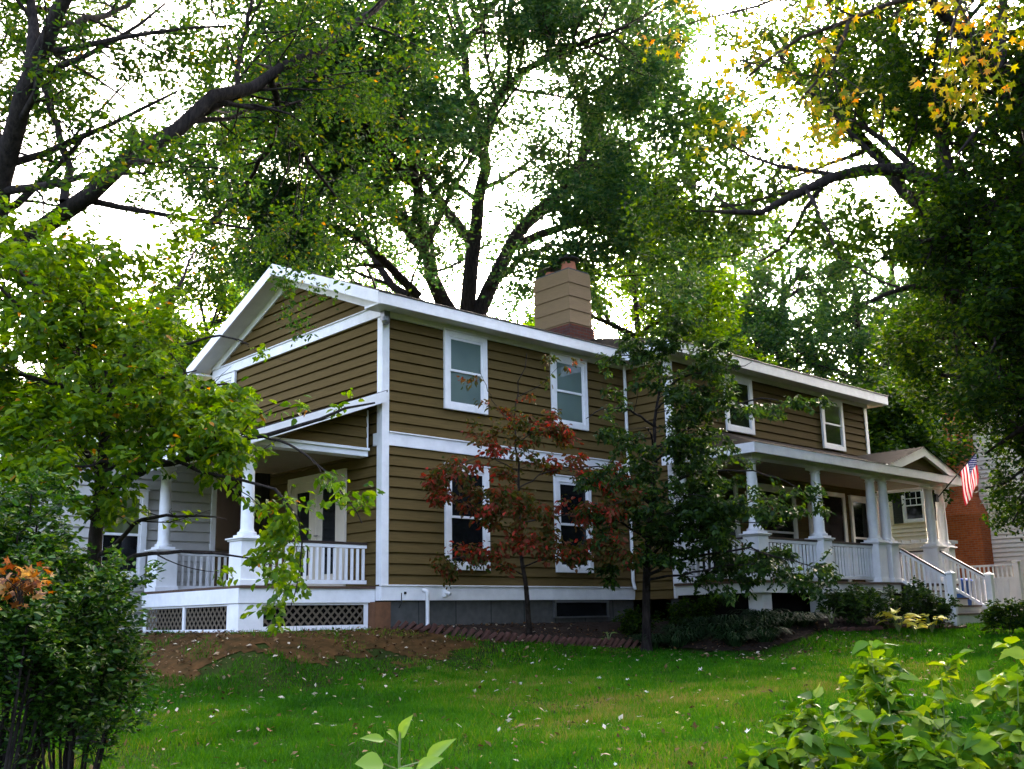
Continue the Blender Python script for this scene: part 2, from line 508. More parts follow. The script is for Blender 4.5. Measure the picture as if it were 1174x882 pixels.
# far and back walls close the shell
mb = MB()
mb.poly([(RX, -1.12, -0.6), (RX, 6, -0.6), (RX, 6, 4.8), (RX, 2.44, 6.2), (RX, -1.12, 4.8)])
mb.poly([(0, 6, -0.6), (0, 6, 4.8), (RX, 6, 4.8), (RX, 6, -0.6)])
mb.build("rear_wall", SIDING, house)
# foundation
mb = MB()
mb.box(0.03, LX, 0.03, 0.25, -1.0, 0.0)
mb.box(LX + 0.03, RX - 0.03, -1.09, -0.9, -1.0, 0.24)
mb.build("foundation", CONCRETE, house)
mb = MB(); mb.box(-0.13, 0.17, -0.012, 0.2, -0.62, -0.02); mb.build("foundation_board", RUSTWOOD, house)


def trim(name, boxes, mat=WHITE, bevel=0.004):
    mb = MB()
    for b in boxes: mb.box(*b)
    return mb.build(name, mat, house, bevel=bevel)


trim("skirt_board", [(-0.034, LX, -0.034, 0.0, 0.0, 0.225)])
trim("skirt_board", [(-0.034, 0.0, 0.002, 0.128, 0.0, 0.225)])
trim("skirt_cap", [(-0.05, LX, -0.055, 0.0, 0.227, 0.25)])
trim("belly_band", [(0.105, LX, -0.036, 0.0, 2.52, 2.73)])
trim("belly_cap", [(0.105, LX, -0.06, 0.0, 2.732, 2.755)])
trim("belly_band", [(-0.036, 0.0, 0.105, 0.22, 2.52, 2.73)])
trim("corner_board", [(-0.042, 0.105, -0.042, 0.0, 0.252, 4.70), (-0.042, 0.0, 0.002, 0.105, 0.252, 4.70)])
trim("corner_board", [(LX - 0.036, LX + 0.10, -1.156, -1.12, 0.26, 4.70), (LX - 0.036, LX, -1.118, -1.02, 0.0, 4.70)])
trim("corner_board", [(RX - 0.10, RX + 0.036, -1.156, -1.12, 0.26, 4.70)])
trim("frieze", [(-0.036, LX, -0.05, 0.0, 4.702, 4.80)], CREAM)
trim("frieze", [(LX - 0.05, RX + 0.05, -1.17, -1.12, 4.702, 4.80), (LX - 0.05, LX, -1.12, -0.05, 4.702, 4.80)], CREAM)
trim("gable_band", [(-0.045, 0.0, -0.04, 6.0, 4.712, 4.895)])
trim("gable_band_cap", [(-0.07, 0.0, -0.04, 6.0, 4.897, 4.918)])

# roofs
OV = 0.40


def main_z(y): return 4.99 + ROOF_S * (y + OV) if y <= 3 else 4.99 + ROOF_S * (6.4 - y)


mb = MB()
zr = main_z(3.0)
T = 0.05
mb.prism([(-OV, -OV, 4.99), (-OV, 3, zr), (-OV, 3, zr - T), (-OV, -OV, 4.99 - T)], (7.5, 0, 0))
mb.prism([(-OV, 3, zr + 0.001), (-OV, 6.4, 4.99), (-OV, 6.4, 4.99 - T), (-OV, 3, zr - T)], (14.9, 0, 0))
roof = mb.build("roof", SHINGLE, house)
mb = MB()
A, B = (5.79, -1.52, 5.02), (14.48, -1.52, 5.02)
top0, top1 = (8.2, 3, zr + 0.01), (14.48, 3, zr + 0.01)
mb.poly([A, B, top1, top0])
mb.poly([(5.79, 3, 5.02), A, top0])
mb.build("wing_roof", SHINGLE, house)
# soffits
mb = MB()
mb.box(-OV + 0.02, 5.81, -OV + 0.02, 0.0, 4.80, 4.815)
mb.box(5.81, 14.46, -1.50, -1.12, 4.80, 4.815)
mb.box(5.81, LX, -1.12, 0, 4.80, 4.815)
mb.build("soffit", CREAM, house)
# rake soffit and rake boards on the gable
for sgn in (0, 1):
    f = (lambda y: y) if sgn == 0 else (lambda y: 6.0 - y)
    mb = MB()
    y0, y1 = -OV, 3.0
    mb.hexa([(-OV + 0.02, f(y0), main_z(y0) - 0.20), (-0.0, f(y0), main_z(y0) - 0.20), (-0.0, f(y1), main_z(y1) - 0.20), (-OV + 0.02, f(y1), main_z(y1) - 0.20),
             (-OV + 0.02, f(y0), main_z(y0) - 0.18), (-0.0, f(y0), main_z(y0) - 0.18), (-0.0, f(y1), main_z(y1) - 0.18), (-OV + 0.02, f(y1), main_z(y1) - 0.18)])
    mb.build("rake_soffit", CREAM, house)
    mb = MB()
    mb.prism([(-OV - 0.02, f(-OV - 0.03), 4.975), (-OV - 0.02, f(3.0), zr - 0.012), (-OV - 0.02, f(3.0), zr - 0.225), (-OV - 0.02, f(-OV - 0.03), 4.765)], (0.04, 0, 0))
    mb.build("rake_board", WHITE, house)
    mb = MB()   # thin trim on the siding under the rake
    mb.prism([(-0.05, f(0.0), main_z(0) - 0.20), (-0.05, f(3.0), zr - 0.20), (-0.05, f(3.0), zr - 0.36), (-0.05, f(0.30), main_z(0.30) - 0.36), (-0.05, f(0.0), 4.92)], (0.05, 0, 0))
    mb.build("rake_frieze", WHITE, house)
    mb = MB()   # boxed return at the foot of the rake
    ya, yb = sorted((f(-OV + 0.002), f(0.0)))
    mb.box(-OV + 0.02, -0.002, ya, yb, 4.765, 4.798)
    mb.build("eave_return", WHITE, house)
trim("fascia", [(-OV + 0.021, 5.77, -OV - 0.03, -OV, 4.77, 4.965)])
trim("fascia", [(5.77, 14.50, -1.55, -1.52, 4.77, 4.985), (5.76, 5.79, -1.518, -OV - 0.03, 4.77, 4.985)])
trim("fascia", [(14.48, 14.51, -1.518, 3.0, 4.77, 4.985)])
trim("drip_edge", [(-OV, 5.75, -OV - 0.045, -OV + 0.02, 4.966, 4.988), (5.75, 14.52, -1.565, -1.50, 4.987, 5.012)], BLACKMETAL)
# downspout in the inside corner
mb = MB(); mb.tube([(6.03, -0.12, 4.75), (6.07, -0.09, 4.6), (6.07, -0.09, 0.35), (6.05, -0.15, 0.2)], 0.033, 8)
mb.build("downspout", WHITE, house, smooth=True)
# small fittings on the front wall
mb = MB(); mb.lathe((0.86, -0.09, -0.47), [(0.032, 0), (0.032, 0.55), (0.036, 0.56), (0.036, 0.6)], 10); mb.tube([(0.86, -0.09, 0.12), (0.84, -0.06, 0.16), (0.80, -0.03, 0.17)], 0.034, 8)
mb.build("drain_pipe", WHITE, house, smooth=True)
mb = MB(); mb.tube([(1.27, -0.03, 0.12), (1.27, -0.14, 0.12), (1.27, -0.18, 0.09)], 0.03, 8); mb.lathe((1.27, -0.04, 0.06), [(0.05, 0), (0.05, 0.12)], 10)
mb.build("dryer_vent", WHITE, house, smooth=True)
mb = MB(); mb.box(-0.10, 0.02, -0.17, -0.06, 4.62, 4.78); mb.lathe((-0.04, -0.13, 4.54), [(0.05, 0), (0.07, 0.05), (0.07, 0.12)], 12)
mb.build("floodlight", GREYMETAL, house)
mb = MB(); mb.box(0.42, 0.46, -0.05, -0.034, 0.10, 0.14); mb.tube([(0.36, -0.05, 0.12), (0.35, -0.06, -0.05), (0.33, -0.02, -0.12)], 0.008, 5)
mb.build("hose_spigot", BLACKMETAL, house)
# basement window under the second window
mb = MB(); mb.box(3.9, 5.4, -0.03, 0.03, -0.33, -0.30); mb.box(3.9, 5.4, -0.03, 0.03, -0.05, -0.01); mb.box(3.9, 3.95, -0.02, 0.03, -0.30, -0.05); mb.box(5.35, 5.4, -0.02, 0.03, -0.30, -0.05)
bw = mb.build("basement_window", GREYMETAL, house)
mb = MB(); mb.box(3.95, 5.35, -0.005, 0.02, -0.30, -0.05); mb.build("pane", DARK_GLASS, bw)


def window(mp, a0, a1, z0, z1, glass, low_glass=None, parent=house, cw=0.105, grid=None, frame_mat=WHITE):
    mb = MB()
    mbox(mb, mp, a0, a0 + cw, 0.0, 0.055, z0, z1)
    mbox(mb, mp, a1 - cw, a1, 0.0, 0.055, z0, z1)
    mbox(mb, mp, a0 + cw, a1 - cw, 0.0, 0.055, z1 - cw, z1)
    mbox(mb, mp, a0 + cw, a1 - cw, 0.0, 0.055, z0, z0 + cw)
    mbox(mb, mp, a0 - 0.015, a1 + 0.015, 0.0, 0.075, z1 + 0.002, z1 + 0.025)
    win = mb.build("window", frame_mat, parent, bevel=0.004)
    b0, b1, zm = a0 + cw, a1 - cw, (z0 + z1) / 2
    for k, (s0, s1, off) in enumerate(((zm - 0.02, z1 - cw, 0.040), (z0 + cw, zm + 0.02, 0.028))):
        mb = MB(); fw = 0.042
        mbox(mb, mp, b0 + 0.002, b0 + fw, 0.010, off, s0, s1); mbox(mb, mp, b1 - fw, b1 - 0.002, 0.010, off, s0, s1)
        mbox(mb, mp, b0 + fw, b1 - fw, 0.010, off, s1 - fw, s1 - 0.002); mbox(mb, mp, b0 + fw, b1 - fw, 0.010, off, s0 + 0.002, s0 + fw)
        if grid and k == 0:
            nx, nz_ = grid
            for i in range(1, nx):
                a = b0 + (b1 - b0) * i / nx; mbox(mb, mp, a - 0.012, a + 0.012, 0.02, off - 0.002, s0 + fw, s1 - fw)
            for i in range(1, nz_):
                z = s0 + (s1 - s0) * i / nz_; mbox(mb, mp, b0 + fw, b1 - fw, 0.02, off - 0.004, z - 0.012, z + 0.012)
        mb.build("sash", frame_mat, win)
        mb = MB()
        mbox(mb, mp, b0 + fw - 0.004, b1 - fw + 0.004, 0.008, off - 0.012, s0 + fw - 0.004, s1 - fw + 0.004)
        mb.build("pane", (glass if k == 0 else (low_glass or glass)), win)
    return win


FR, WG = FRONT(0.0), FRONT(-1.12)
for a0, a1 in ((1.28, 2.28), (3.945, 4.945)):
    window(lambda a, o, z: FR(a, o + 0.024, z), a0, a1, 3.28, 4.70, BLIND_GLASS)
    window(lambda a, o, z: FR(a, o + 0.024, z), a0, a1, 0.505, 2.31, DARK_GLASS)
for a0, a1 in ((8.02, 9.03), (11.87, 12.86)):
    window(lambda a, o, z: WG(a, o + 0.024, z), a0, a1, 3.47, 4.70, DARK_GLASS)
SD = SIDE(0.0)
window(lambda a, o, z: SD(a, o + 0.024, z), 4.98, 5.82, 3.35, 4.70, BLIND_GLASS)

# chimney rising through the front roof slope
ch = MB()
cx0, cx1, cy0, cy1 = 7.12, 7.86, 2.40, 3.56
z, k = 6.15, 0
while z < 7.80:
    zt = min(z + 0.33, 7.80)
    e, t = 0.022, 0.0
    ring0 = [(cx0 - e, cy0 - e, z), (cx1 + e, cy0 - e, z), (cx1 + e, cy1 + e, z), (cx0 - e, cy1 + e, z)]
    ring1 = [(cx0 - t, cy0 - t, zt), (cx1 + t, cy0 - t, zt), (cx1 + t, cy1 + t, zt), (cx0 - t, cy1 + t, zt)]
    ch.hexa(ring0 + ring1)
    z = zt
chim = ch.build("chimney", CHIM, house)
mb = MB(); mb.box(cx0 - 0.05, cx1 + 0.05, cy0 - 0.05, cy1 + 0.05, 5.9, 6.43); mb.build("brick_base", FLASHBRICK, chim)
mb = MB(); mb.box(cx0 + 0.02, cx1 - 0.02, cy0 + 0.02, cy1 - 0.02, 7.80, 7.84); mb.build("crown_slab", CONCRETE, chim)
mb = MB(); mb.lathe((7.50, 2.75, 7.84), [(0.19, 0), (0.18, 0.16), (0.165, 0.24), (0.165, 0.27)], 16); mb.build("clay_flue", CLAY, chim, smooth=True)
mb = MB(); mb.lathe((7.50, 2.75, 8.11), [(0.15, 0), (0.15, 0.05), (0.29, 0.055), (0.27, 0.09), (0.07, 0.20), (0.04, 0.22)], 16); mb.build("flue_cap", BLACKMETAL, chim, smooth=True)
mb = MB(); mb.lathe((7.42, 3.25, 7.84), [(0.15, 0), (0.15, 0.12)], 14); mb.build("clay_flue", CLAY, chim, smooth=True)
mb = MB()
for dx, dy in ((-1, -1), (1, -1), (1, 1), (-1, 1)): mb.box(7.42 + dx * 0.13 - .01, 7.42 + dx * 0.13 + .01, 3.25 + dy * 0.13 - .01, 3.25 + dy * 0.13 + .01, 7.94, 8.02)
mb.hexa([(7.42 + i * 0.26, 3.25 + j * 0.26, 8.02) for i, j in ((-1, -1), (1, -1), (1, 1), (-1, 1))] + [(7.42 + i * 0.05, 3.25 + j * 0.05, 8.14) for i, j in ((-1, -1), (1, -1), (1, 1), (-1, 1))])
mb.build("flue_cap", BLACKMETAL, chim)


def column(x, y, z0, z1, r=0.10, ped=None):
    """tapered round column; ped = (half width, z0, z1) builds the square pedestal it stands on"""
    mb = MB(); h = z1 - z0
    mb.box(x - r * 1.5, x + r * 1.5, y - r * 1.5, y + r * 1.5, z0, z0 + 0.045)
    mb.lathe((x, y, z0 + 0.045), [(r * 1.42, 0), (r * 1.48, 0.02), (r * 1.42, 0.045), (r * 1.15, 0.055), (r * 1.1, 0.075), (r, 0.10), (r, h * 0.33), (r * 0.93, h * 0.66), (r * 0.84, h - 0.20),
                                  (r * 0.84, h - 0.17), (r * 0.98, h - 0.16), (r * 0.98, h - 0.145), (r * 0.86, h - 0.14), (r * 0.86, h - 0.115), (r * 1.18, h - 0.085)], 22)
    mb.box(x - r * 1.25, x + r * 1.25, y - r * 1.25, y + r * 1.25, z1 - 0.042, z1)
    c = mb.build("porch_column", WHITE, house, smooth=True)
    if ped:
        hw, p0, p1 = ped
        mb = MB()
        mb.box(x - hw, x + hw, y - hw, y + hw, p0, p1 - 0.05)
        mb.box(x - hw - 0.02, x + hw + 0.02, y - hw - 0.02, y + hw + 0.02, p0 + 0.002, p0 + 0.09)
        mb.box(x - hw - 0.025, x + hw + 0.025, y - hw - 0.025, y + hw + 0.025, p1 - 0.048, p1 - 0.025)
        mb.box(x - hw - 0.05, x + hw + 0.05, y - hw - 0.05, y + hw + 0.05, p1 - 0.023, p1)
        mb.build("pedestal", WHITE, house, bevel=0.006)
    return c


_bal = {}


def railing(p0, p1, z0, z1, n, name="railing", dz=(0.0, 0.0)):
    """bottom rail as the part, dark top rail and each baluster its children; dz tilts it down a stair"""
    p0, p1 = np.array(p0, float), np.array(p1, float)
    a0, a1 = np.array([*p0, z0 + dz[0]]), np.array([*p1, z0 + dz[1]])
    mb = MB(); mb.beam(a0, a1, 0.05, 0.06); r = mb.build(name, WHITE, house)
    b0, b1 = np.array([*p0, z1 + dz[0]]), np.array([*p1, z1 + dz[1]])
    mb = MB(); mb.beam(b0 + [0, 0, .02], b1 + [0, 0, .02], 0.085, 0.035); mb.build("top_rail", DARKRAIL, r)
    mb = MB(); mb.beam(b0 - [0, 0, .03], b1 - [0, 0, .03], 0.05, 0.05); mb.build("under_rail", WHITE, r)
    h = z1 - z0 - 0.10
    key = round(h, 3)
    me = _bal.get(key)
    for i in range(n):
        t = (i + 0.5) / n
        q = a0 + (a1 - a0) * t
        if me is None:
            mb = MB(); mb.box(-0.018, 0.018, -0.018, 0.018, 0, h)
            o = mb.build("baluster", WHITE, r); me = _bal[key] = o.data
        else:
            o = link("baluster", me, r)
        o.location = (q[0], q[1], q[2] + 0.035)
    return r


# ---- side porch (left)
PY0, PY1, PX0 = 0.16, 3.42, -2.42
mb = MB()
mb.box(PX0 - 0.03, -0.043, PY0 - 0.06, PY1, 0.19, 0.225)
mb.build("porch_deck", DECKWOOD, house)
trim("deck_band", [(PX0, -0.0345, PY0 - 0.03, PY0, -0.03, 0.187), (PX0 - 0.03, PX0, PY0 - 0.03, PY1, -0.03, 0.187)])
mb = MB(); mb.box(PX0 + 0.25, -0.1, PY0 + 0.35, PY1, -0.8, 0.1); mb.build("crawl_space_shade", VOID, house)  # solid block whose near-black colour paints the shade under the deck
# lattice skirts
def lattice(mp, a0, a1, z0, z1, muls=()):
    mb = MB(); fw = 0.07
    mbox(mb, mp, a0, a1, -0.02, 0.012, z1 - 0.03, z1); mbox(mb, mp, a0, a1, -0.02, 0.012, z0, z0 + fw + 0.03)
    mbox(mb, mp, a0, a0 + fw, -0.02, 0.012, z0 + fw + .03, z1 - .03); mbox(mb, mp, a1 - fw, a1, -0.02, 0.012, z0 + fw + .03, z1 - .03)
    for m_ in muls: mbox(mb, mp, m_ - fw / 2, m_ + fw / 2, -0.02, 0.012, z0 + fw + .03, z1 - .03)
    fr = mb.build("lattice_frame", WHITE, house, bevel=0.003)
    mb = MB()
    b0, b1, c0, c1 = a0 + fw, a1 - fw, z0 + fw + .03, z1 - .03
    h = c1 - c0; st = 0.135; wd = 0.030
    for s_, off in ((1, -0.022), (-1, -0.030)):
        x = b0 - h
        while x < b1:
            xa, xb = (x, x + h) if s_ == 1 else (x + h, x)
            za, zb = c0, c1
            # clip the strip to the frame
            def cl(xv, xw, zv, zw, lim, lo):
                if (xv < lim) == lo and xv != lim and (xw - xv) != 0:
                    tt = (lim - xv) / (xw - xv); return lim, zv + (zw - zv) * tt
                return xv, zv
            if max(xa, xb) > b0 and min(xa, xb) < b1:
                A_, B_ = [xa, za], [xb, zb]
                for lim, lo in ((b0, True), (b1, False)):
                    na = cl(A_[0], B_[0], A_[1], B_[1], lim, lo); nb = cl(B_[0], A_[0], B_[1], A_[1], lim, lo)
                    A_, B_ = list(na), list(nb)
                if abs(A_[0] - B_[0]) > 0.01: mb.beam(mp(A_[0], off, A_[1]), mp(B_[0], off, B_[1]), wd, 0.006, up=np.array(mp(0, 1, 0)) - np.array(mp(0, 0, 0)))
            x += st
    mb.build("lattice_slats", LATTICE, fr)


lattice(FRONT(PY0 + 0.02), PX0 + 0.34, -0.14, -0.47, -0.032)
lattice(SIDE(PX0 + 0.02), PY0 + 0.30, PY1, -0.50, -0.032, ((PY0 + PY1) / 2 + 0.15,))
trim("corner_post", [(PX0 - 0.01, PX0 + 0.338, PY0 - 0.012, PY0 + 0.298, -0.62, -0.034)])
zc, zb = 0.93, 2.33
column(PX0 + 0.21, PY0 + 0.21, zc, zb, 0.098, (0.185, 0.226, zc))
column(PX0 + 0.21, PY1 - 0.2, zc, zb, 0.098, (0.185, 0.226, zc))
railing((PX0 + 0.40, PY0 + 0.21), (-0.05, PY0 + 0.21), 0.30, 0.90, 18)
railing((PX0 + 0.40, PY1 - 0.2), (-1.0, PY1 - 0.2), 0.30, 0.90, 9)
# shed roof of the side porch: falls from the gable wall outwards
sz = lambda x: 3.40 + 0.385 * x
mb = MB()
mb.prism([(-0.002, PY0 - 0.30, sz(0) + 0.02), (PX0 - 0.4, PY0 - 0.30, sz(PX0 - 0.4) + 0.02), (PX0 - 0.4, PY0 - 0.30, sz(PX0 - 0.4) - 0.02), (-0.002, PY0 - 0.30, sz(0) - 0.02)], (0, PY1 + 0.2 - PY0 + 0.3, 0))
mb.build("porch_roof", SHINGLE, house)
mb = MB()
mb.prism([(-0.045, PY0 - 0.33, sz(-.045) + 0.012), (PX0 - 0.4, PY0 - 0.33, sz(PX0 - 0.4) + 0.012), (PX0 - 0.4, PY0 - 0.33, sz(PX0 - 0.4) - 0.175), (-0.045, PY0 - 0.33, sz(-.045) - 0.175)], (0, 0.03, 0))
mb.box(PX0 - 0.43, PX0 - 0.40, PY0 - 0.33, PY1 + 0.2, sz(PX0 - 0.4) - 0.175, sz(PX0 - 0.4) + 0.012)
mb.build("porch_rake_board", WHITE, house)
mb = MB()
mb.prism([(-0.045, PY0 - 0.30, sz(0) - 0.19), (PX0 - 0.38, PY0 - 0.30, sz(PX0 - 0.38) - 0.19), (PX0 - 0.38, PY0 - 0.30, sz(PX0 - 0.38) - 0.175), (-0.045, PY0 - 0.30, sz(0) - 0.175)], (0, 0.31, 0))
mb.build("porch_soffit", CREAM, house)
trim("porch_beam", [(PX0 + 0.05, -0.13, PY0 + 0.06, PY0 + 0.30, 2.335, 2.455), (PX0 + 0.05, PX0 + 0.3, PY0 + 0.31, PY1, 2.335, 2.455), (PX0 + 0.04, -0.12, PY0 + 0.02, PY0 + 0.06, 2.43, 2.475)])
lap_wall(house, FRONT(PY0 + 0.09), lambda z: (max(PX0 + 0.1, min(-0.2, (z - 3.24) / 0.385)), -0.13), 2.475, 3.20)
trim("infill_trim", [(-0.15, -0.128, PY0 + 0.055, PY0 + 0.09, 2.477, 3.12)])
mb = MB(); mb.box(PX0 + 0.3, -0.03, PY0 + 0.3, PY1, 2.42, 2.45); mb.build("porch_ceiling", CEILING, house)
# french door on the porch
mpd = lambda a, o, z: SIDE(0.0)(a, o + 0.024, z)
mb = MB()
mbox(mb, mpd, 0.98, 1.10, 0, 0.05, 0.226, 2.24); mbox(mb, mpd, 2.70, 2.82, 0, 0.05, 0.226, 2.24); mbox(mb, mpd, 1.10, 2.70, 0, 0.05, 2.12, 2.24); mbox(mb, mpd, 1.87, 1.93, 0, 0.045, 0.226, 2.12)
fd = mb.build("french_door", DOORCREAM, house)
for a0, a1 in ((1.10, 1.87), (1.93, 2.70)):
    mb = MB()
    mbox(mb, mpd, a0, a0 + 0.17, 0, 0.035, 0.24, 2.12); mbox(mb, mpd, a1 - 0.17, a1, 0, 0.035, 0.24, 2.12); mbox(mb, mpd, a0 + .17, a1 - .17, 0, 0.035, 1.96, 2.12); mbox(mb, mpd, a0 + .17, a1 - .17, 0, 0.035, 0.24, 0.48)
    mb.build("door_leaf", DOORCREAM, fd)
    mb = MB(); mbox(mb, mpd, a0 + 0.165, a1 - 0.165, 0, 0.012, 0.475, 1.965); mb.build("pane", DARK_GLASS, fd)
mb = MB(); mb.tube([mpd(1.84, 0.04, 1.15), mpd(1.84, 0.09, 1.15), mpd(1.74, 0.09, 1.15)], 0.012, 6); mb.build("handle", GREYMETAL, fd)
# near-black panel painting the shade of the rear passage, no door
mb = MB(); mbox(mb, mpd, 3.55, 5.96, 0, 0.03, -0.2, 2.5); mb.build("passage_shade_panel", VOID, house)
# rear wing behind the side porch
RYW = 4.0
lap_wall(house, FRONT(RYW), lambda z: (-4.6, -0.98), -0.45, 2.75, mat=PALE_SIDING)
trim("corner_board", [(-0.98, -0.88, RYW - 0.04, RYW + 0.06, -0.45, 2.75)])
trim("corner_board", [(-4.68, -4.60, RYW - 0.04, RYW + 0.06, -0.45, 2.75)])
mb = MB(); mb.box(-4.6, -0.92, RYW + 0.08, 8.0, -0.6, 2.72); mb.build("rear_wing_core", PALE_SIDING, house)
window(lambda a, o, z: FRONT(RYW)(a, o + 0.024, z), -3.1, -2.2, 0.45, 2.0, GREEN_GLASS, DARK_GLASS)
mb = MB()
mb.prism([(-5.0, RYW - 0.35, 2.80), (-5.0, 6.0, 3.62), (-5.0, 8.3, 2.80)], (4.96, 0, 0))
mb.build("rear_wing_roof", SHINGLE, house)
trim("rear_wing_fascia", [(-5.02, -0.04, RYW - 0.38, RYW - 0.352, 2.66, 2.82), (-4.98, -0.05, RYW - 0.35, RYW, 2.70, 2.72)])

# ---- front porch (right)
FY, DX0, DX1 = -2.90, 6.02, 14.1
DZ, PT, CT = 0.27, 1.11, 2.50
mb = MB(); mb.box(DX0, DX1, FY - 0.18, -1.14, DZ - 0.04, DZ); mb.build("porch_deck", DECKWOOD, house)
trim("deck_band", [(DX0 + 0.04, 11.30, FY - 0.14, FY - 0.10, 0.05, DZ - 0.042), (DX0 + 0.04, DX0 + 0.08, FY - 0.10, -1.14, 0.05, DZ - 0.042), (13.25, DX1 - 0.03, FY - 0.14, FY - 0.10, 0.05, DZ - 0.042)], CREAM)
trim("porch_pier", [(6.22, 6.52, FY - 0.06, FY + 0.24, -0.9, 0.048)], CREAM)
trim("porch_pier", [(8.28, 8.58, FY - 0.06, FY + 0.24, -0.9, 0.048)], CREAM)
trim("porch_pier", [(10.6, 10.9, FY - 0.06, FY + 0.24, -0.9, 0.048)], CREAM)
trim("porch_pier", [(13.6, 13.9, FY - 0.06, FY + 0.24, -0.9, 0.048)], CREAM)
mb = MB(); mb.box(DX0 + 0.4, DX1 - 0.2, FY + 0.4, -1.16, -1.0, 0.2); mb.build("crawl_space_shade", VOID, house)  # block painted near-black as the shade below the front porch
for x in (6.22, 8.43, 10.60, 11.14, 13.28, 13.85):
    column(x, FY, PT, CT, 0.105, (0.165, DZ + 0.002, PT))
column(6.22, -1.30, PT, CT, 0.105, (0.165, DZ + 0.002, PT))
column(13.85, -1.30, PT, CT, 0.105, (0.165, DZ + 0.002, PT))
railing((6.39, FY), (8.26, FY), 0.36, 1.03, 15)
railing((8.60, FY), (10.43, FY), 0.36, 1.03, 16)
railing((6.22, -1.47), (6.22, -2.73), 0.36, 1.03, 10)
railing((13.85, -1.47), (13.85, -2.73), 0.36, 1.03, 9)
# porch eaves, roof and pediment
EY, EX0, EX1 = FY - 0.35, 5.83, 14.25
trim("porch_fascia", [(EX0, EX1, EY - 0.03, EY, 2.53, 2.715), (EX0 - 0.03, EX0, EY - 0.03, -1.16, 2.53, 2.715), (EX1, EX1 + 0.03, EY - 0.03, -1.16, 2.53, 2.715)])
trim("porch_beam", [(DX0 + 0.06, DX1 - 0.1, FY - 0.12, FY + 0.12, 2.502, 2.60), (DX0 + 0.08, DX0 + 0.3, FY + 0.12, -1.16, 2.502, 2.60)], CREAM)
mb = MB(); mb.box(EX0 + 0.001, EX1 - 0.001, EY + 0.001, -1.15, 2.602, 2.62); mb.build("porch_ceiling", CEILING, house)
prz = lambda y: 2.72 + 0.335 * (y - EY)
mb = MB()
tz = prz(-1.145)
mb.poly([(EX0 - 0.03, EY - 0.04, 2.717), (EX1 + 0.03, EY - 0.04, 2.717), (EX1 - 1.6, -1.145, tz), (EX0 + 1.6, -1.145, tz)])
mb.poly([(EX0 - 0.03, -1.145, 2.717), (EX0 - 0.03, EY - 0.04, 2.717), (EX0 + 1.6, -1.145, tz)])
mb.poly([(EX1 + 0.03, EY - 0.04, 2.717), (EX1 + 0.03, -1.145, 2.717), (EX1 - 1.6, -1.145, tz)])
mb.build("porch_roof", SHINGLE, house)
gx0, gx1, gz = 10.72, 14.26, 3.27
gm = (gx0 + gx1) / 2
mb = MB()
mb.prism([(gx0 + 0.25, EY + 0.05, 2.717), (gx1 - 0.25, EY + 0.05, 2.717), (gm, EY + 0.05, gz - 0.08)], (0, 0.05, 0))
ped = mb.build("pediment", SIDING, house)
mb = MB()
for a, b in ((gx0, gm), (gx1, gm)):
    s_ = 1 if a < b else -1
    mb.prism([(a, EY - 0.035, 2.719), (b, EY - 0.035, gz), (b, EY - 0.035, gz - 0.20), (a + s_ * 0.62, EY - 0.035, 2.719)], (0, 0.085, 0))
mb.build("pediment_rake", WHITE, ped)
mb = MB()
yk = EY + (gz - 2.72) / 0.335
for a in (gx0, gx1):
    mb.poly([(a, EY - 0.06, 2.724), (gm, EY - 0.06, gz + 0.012), (gm, yk, gz + 0.012)])
mb.build("pediment_roof", SHINGLE, ped)
# what stands in the shade behind the porch: front door with trim, two windows
mpw = lambda a, o, z: WG(a, o + 0.024, z)
window(mpw, 6.75, 8.25, 0.42, 2.40, DARK_GLASS, frame_mat=CREAM, cw=0.09)
window(mpw, 8.80, 10.45, 0.42, 2.40, DARK_GLASS, frame_mat=CREAM, cw=0.09)
window(mpw, 12.85, 13.75, 0.42, 2.40, DARK_GLASS, frame_mat=CREAM, cw=0.09)
mb = MB()
mbox(mb, mpw, 11.0, 11.12, 0, 0.05, DZ, 2.44); mbox(mb, mpw, 12.5, 12.62, 0, 0.05, DZ, 2.44); mbox(mb, mpw, 11.12, 12.5, 0, 0.05, 2.34, 2.44)
fdoor = mb.build("front_door", CREAM, house)
mb = MB(); mbox(mb, mpw, 11.12, 12.5, 0, 0.02, DZ, 2.34)
for i in range(2):
    for j in range(3): mbox(mb, mpw, 11.28 + i * 0.6, 11.74 + i * 0.6, 0.021, 0.032, 0.4 + j * 0.63, 0.92 + j * 0.63)
mb.build("door_leaf", DARKDOOR, fdoor)
mb = MB(); mb.lathe(mpw(12.38, 0.06, 1.22), [(0.02, 0), (0.034, 0.02), (0.034, 0.04), (0.02, 0.06)], 10); mb.build("handle", GREYMETAL, fdoor)
